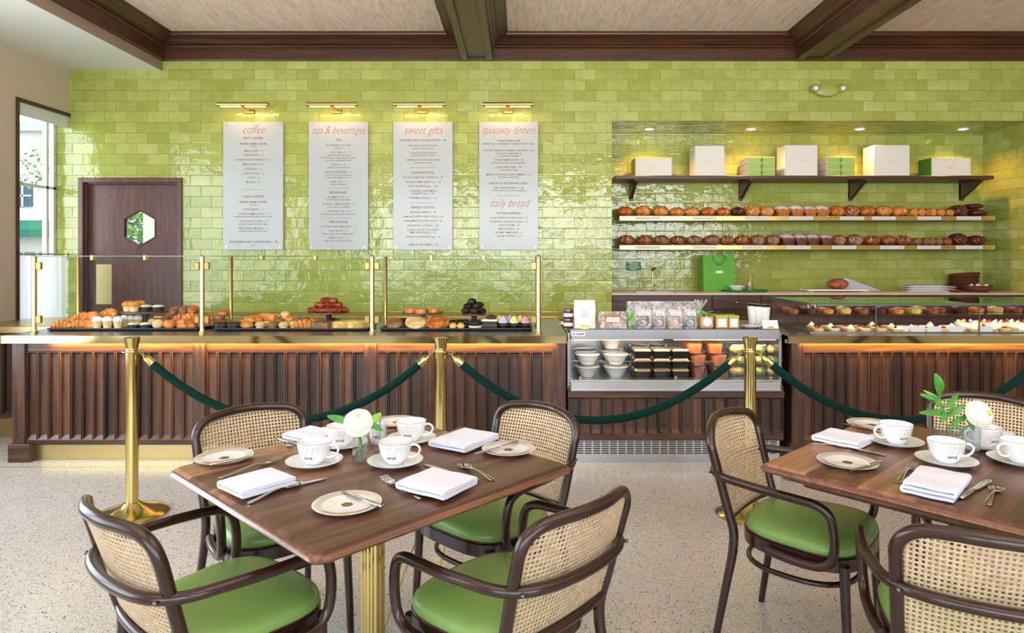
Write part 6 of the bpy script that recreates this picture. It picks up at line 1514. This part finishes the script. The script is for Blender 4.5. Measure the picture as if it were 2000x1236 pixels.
cutlery('knife', 1722,901, 1661,918, 'silver butter knife on the plate at the left corner of the right table', PLZ)
cutlery('knife', 1722,843, 1650,827, 'silver butter knife on the far plate of the right table', PLZ)
cutlery('knife', 1584,858, 1737,890, 'silver knife in front of the rear left napkin of the right table')
cutlery('spoon', 1580,866, 1662,874, 'silver spoon in front of the rear left napkin of the right table', TT)
cutlery('fork', 1745,949, 1790,902, 'silver fork left of the front napkin of the right table')
cutlery('knife', 1873,974, 1935,936, 'silver knife right of the front napkin of the right table')
cutlery('spoon', 1926,988, 1951,950, 'silver spoon at the right of the front napkin of the right table')
# napkins: one folded cloth each, the layers joined by a rolled fold
def napkin(A, B, C, D, label, z=TT, layers=3, seed=0):
    P = [OT(*q, z+.02) for q in (A, B, C, D)]; c = sum(P, Vector())/4
    u = (P[1]-P[0]+P[2]-P[3])/2; v = (P[3]-P[0]+P[2]-P[1])/2; L, W_ = u.length, v.length; ang = math.atan2(u.y, u.x)
    rnd = random.Random(seed); th = .0115; prof_ = []
    # S-folded ribbon profile across the width, from the bottom layer up
    path = []; n = 7
    for k in range(layers):
        zc = th*.5+k*th*1.02; ys_ = [-W_/2+.004+(W_-.008)*i/n for i in range(n+1)]
        if k % 2: ys_ = ys_[::-1]
        inset = rnd.uniform(0,.004)
        for i, y in enumerate(ys_): path.append((y*(1-inset), zc+.0006*math.sin(i*1.3+k)))
        if k < layers-1:
            y = ys_[-1]; sg_ = 1 if y > 0 else -1
            for a in (-.9,0,.9): path.append((y+sg_*.0045*math.cos(a), zc+th*.51+th*.51*math.sin(a)))
    m = MB(); rs = []; nx = 10
    for i in range(nx+1):
        x = -L/2+L*i/nx; e = abs(2*i/nx-1); ring = []
        for s_ in (1, -1):
            seq = path if s_ == 1 else path[::-1]
            for j, (y, zz) in enumerate(seq):
                q_ = min(max(len(seq)-1,1), j); jn = min(j+1, len(seq)-1); jp = max(j-1, 0)
                ty_, tz_ = seq[jn][0]-seq[jp][0], seq[jn][1]-seq[jp][1]; ll = math.hypot(ty_, tz_) or 1
                ny, nz_ = -tz_/ll, ty_/ll; hh = th*.47*(1-.30*e**6)*(1-.12*math.sin(x*40+k))
                ring.append((x+.0012*math.sin(y*60+seed), y+ny*hh, max(.0003, zz+nz_*hh+.0009*math.sin(x*38+seed)*(zz/.02))))
        rs.append(ring)
    m.rings(rs); o = m.build('folded_napkin', 'cotton', None, 70, (c.x, c.y, z), ang)
    tag(o, label, 'napkin', 'white folded napkins')
napkin((429,939),(531,912),(577,933),(471,963), 'white folded napkin at the front left of the left table', TT+.0085, 2, 1)
napkin((849,859),(919,831),(963,852),(898,876), 'white folded napkin at the rear right of the left table', TT+.008, 2, 2)
napkin((785,937),(850,911),(928,934),(858,970), 'white folded napkin at the front right of the left table', TT+.0095, 2, 3)
napkin((571,842),(620,829),(654,845),(600,864), 'white folded napkin behind the cups at the rear left of the left table', TT+.001, 2, 4)
napkin((1594,847),(1628,835),(1703,854),(1672,871), 'white folded napkin at the rear left of the right table', TT+.004, 2, 5)
napkin((1760,945),(1798,917),(1893,932),(1867,974), 'thick white folded napkin at the front of the right table', TT+.002, 3, 6)
napkin((1925,851),(1945,838),(1968,847),(1948,866), 'white folded napkin half hidden behind the vases of the right table', TT, 2, 7)
# vases, flowers and greenery
def vase(label, x, y, rb, rt, h, water=.05):
    p = OT(x, y); t = thing('glass_vase', label, 'vase', p, group='small clear glass vases')
    m = MB(); m.lathe([(rb*.93,0),(rb,.004),(rb+(rt-rb)*.5,h*.5),(rt,h),(rt-.0015,h),(rb+(rt-rb)*.5-.002,h*.5),(rb-.003,.014),(rb*.6,.011),(0,.010)], 36); m.build('glass', 'vase_glass', t, 60)
    if water:
        m = MB(); q_ = water/h; m.lathe([(rb-.004,.0145),(rb+(rt-rb)*q_-.0025,water),(0,water)], 28); m.build('water', 'vase_glass', t, 60)
    return p
def petals(m, c, ax, R, seed):
    rnd = random.Random(seed); ax = Vector(ax).normalized(); s1 = ax.orthogonal().normalized(); s2 = ax.cross(s1)
    # tightly overlapping petals: each ring of petal edges steps down from the one inside it
    nu, nv = 132, 110; bi = len(m.v); ph = [rnd.uniform(0, 6.28) for _ in range(14)]; D = .24
    for j in range(nv+1):
        th = PI*j/nv
        for k in range(nu):
            a = 2*PI*k/nu; t = th+.05*math.sin(2*a+1)+.03*math.sin(3*a); lay = int(t/D); n_ = 3+min(4, lay//2)
            t2 = t+.075*abs(math.sin(n_*.5*a+ph[min(13, lay)])); lay2 = int(t2/D); fr = t2/D-lay2
            st = (1-fr)**1.4 if lay2 < 10 else .3
            q = R*(.90+.11*(1-fr)-.05*(1-min(1, fr*5))+.02*math.sin(n_*a+ph[min(13, lay2)])) if lay2 < 9 else R*(.95-.12*(th-9*D))
            rad_ = math.sin(th)*q; hgt = math.cos(th)*q*.80
            m.v.append(tuple(Vector(c)+s1*(rad_*math.cos(a))+s2*(rad_*math.sin(a))+ax*hgt))
    for j in range(nv):
        for k in range(nu):
            k2 = (k+1) % nu; m.f.append((bi+j*nu+k, bi+j*nu+k2, bi+(j+1)*nu+k2, bi+(j+1)*nu+k)); m.m.append(0)
def leaf(m, a, b_, w_, up=(0,0,1), n=8, droop=.0):
    a, b_ = Vector(a), Vector(b_); d_ = b_-a; s_ = d_.cross(Vector(up)).normalized(); nn = s_.cross(d_).normalized(); bi = len(m.v)
    for i in range(n+1):
        u_ = i/n; c = a+d_*u_+nn*(.08*d_.length*math.sin(PI*u_)); ww = w_*math.sin(PI*min(1, u_*.92+.04))**.8
        for q_, lift in ((-1,.25),(0,0),(1,.25)): m.v.append(tuple(c+s_*(q_*ww)+nn*(ww*lift*abs(q_))))
    for i in range(n):
        for q_ in (0,1): k = bi+i*3+q_; m.f.append((k, k+1, k+4, k+3)); m.m.append(0)
pv = vase('clear glass vase holding the white flower on the left table', 704, 905, .0285, .0215, .112, .045)
D_ = pv.y; fc = Vector((PX(700,D_), D_, PZ(826,D_)))
t = thing('white_flower', 'white ranunculus in the front vase of the left table', 'flower', pv)
def rel(p, o): return tuple(Vector(p)-Vector(o))
m = MB(); petals(m, rel(fc, pv), (.05,-.75,1), .050, 3); m.build('petals', 'petal', t, 28)
m = MB(); m.ball(rel(fc+Vector((.0018,-.0215,.0285)), pv), .0075, 12, 8); m.build('flower_centre', 'petal_core', t, 60)
m = MB()
for k in range(4): m.tube(spline([(.006*math.cos(k*1.6), .006*math.sin(k*1.6), .016), (.003*math.cos(k*1.6), .003*math.sin(k*1.6), .07), rel(fc-Vector((0,0,.03)), pv)], 5), .0022, 6)
m.build('stem', 'stem_green', t, 60)
def lf(px0, py0, px1, py1, w_, o, D0, dy=0.0, nm='leaf', mt='leaf', par=None, up=(0,-1,.3)):
    a = Vector((PX(px0,D0), D0, PZ(py0,D0))); b_ = Vector((PX(px1,D0+dy), D0+dy, PZ(py1,D0+dy))); m = MB(); leaf(m, rel(a,o), rel(b_,o), w_, up); m.build(nm, mt, par, 60)
lf(690,826,639,812,.012,pv,D_,0,par=t); lf(690,850,706,846,.014,pv,D_,-.02,par=t); lf(716,838,684,843,.012,pv,D_-.01,-.01,par=t)
lf(716,838,744,806,.014,pv,D_,.02,mt='leaf_light',par=t); lf(722,826,748,841,.010,pv,D_,-.01,par=t)
p2 = vase('clear glass vase behind the white flower on the left table', 741, 884, .021, .026, .105, .04)
t = thing('orange_bud', 'small orange bud in the rear vase of the left table', 'flower', p2); Dq = p2.y
m = MB(); m.ball(rel((PX(742,Dq),Dq,PZ(812,Dq)), p2), .007, 10, 8); m.build('bud', 'bud_orange', t, 60)
m = MB(); m.tube([(0,0,.014), rel((PX(742,Dq),Dq,PZ(816,Dq)), p2)], .0016, 6); m.build('stem', 'stem_green', t)
p3 = OT(737,866); t = thing('sugar_pot', 'small white printed pot standing behind the vases of the left table', 'pot', p3)
m = MB(); m.lathe([(.024,0),(.027,.004),(.029,.070),(.027,.070),(.025,.006),(0,.004)], 32); m.build('pot_body', 'porcelain', t, 60)
vs, fs = wrap_text('HIVE', .010, lambda z: .0285, .030, -PI/2); m = MB(); m.add(vs, fs); m.build('logo', 'print_black', t, 0)
# right table
q1 = vase('clear glass tumbler left of the flower vase on the right table', 1838, 873, .023, .025, .072, .03)
q2 = vase('clear glass vase with green stems in the middle of the right table', 1866, 880, .024, .026, .085, .045)
q3 = vase('clear glass vase right of the green branch on the right table', 1897, 893, .025, .028, .098, .03)
t = thing('white_flower', 'white ranunculus turned to the side on the right table', 'flower', q2); Dq = q2.y-.02
fc = Vector((PX(1911,Dq), Dq, PZ(809,Dq)))
m = MB(); petals(m, rel(fc, q2), (.35,-.75,.3), .048, 9); m.build('petals', 'petal', t, 28)
m = MB(); m.ball(rel(fc+Vector((.0155,-.0335,.0135)), q2), .009, 12, 8); m.build('flower_centre', 'petal_core', t, 60)
m = MB(); m.tube(spline([(.004,0,.016),(.012,-.004,.06),rel(fc+Vector((-.01,.012,-.03)), q2)], 6), .0022, 6); m.build('stem', 'stem_green', t, 60)
lf(1890,820,1902,841,.011,q2,Dq,-.01,par=t)
t = thing('green_branch', 'leafy green branch standing in the middle vase of the right table', 'branch', q2); Dq = q2.y
bp = [(1868,872),(1856,845),(1845,812),(1838,785),(1834,766)]
m = MB(); m.tube(spline([rel((PX(x,Dq),Dq,PZ(y,Dq)), q2) for x, y in bp], 5), .0020, 6); m.tube(spline([(.006,.003,.016), rel((PX(1862,Dq),Dq+.01,PZ(848,Dq)), q2), rel((PX(1866,Dq),Dq+.01,PZ(815,Dq)), q2)], 5), .0016, 6); m.build('stem', 'stem_green', t, 60)
for (a, b_, c, d, w_, dy, mt) in ((1835,772,1826,729,.018,-.01,'leaf'),(1838,782,1797,771,.009,.0,'leaf'),(1839,784,1803,762,.006,.02,'leaf_light'),(1842,795,1798,768,.010,.03,'leaf'),(1848,806,1795,806,.012,-.02,'leaf'),(1844,800,1822,780,.008,0,'leaf'),
    (1845,796,1872,767,.010,.02,'leaf'),(1850,812,1884,789,.012,-.01,'leaf'),(1852,816,1860,782,.010,.02,'leaf_light'),(1858,822,1872,838,.010,-.02,'leaf'),(1856,826,1890,812,.010,.0,'leaf'),(1846,802,1837,826,.009,-.03,'leaf')):
    lf(a, b_, c, d, w_, q2, Dq, dy, mt=mt, par=t)
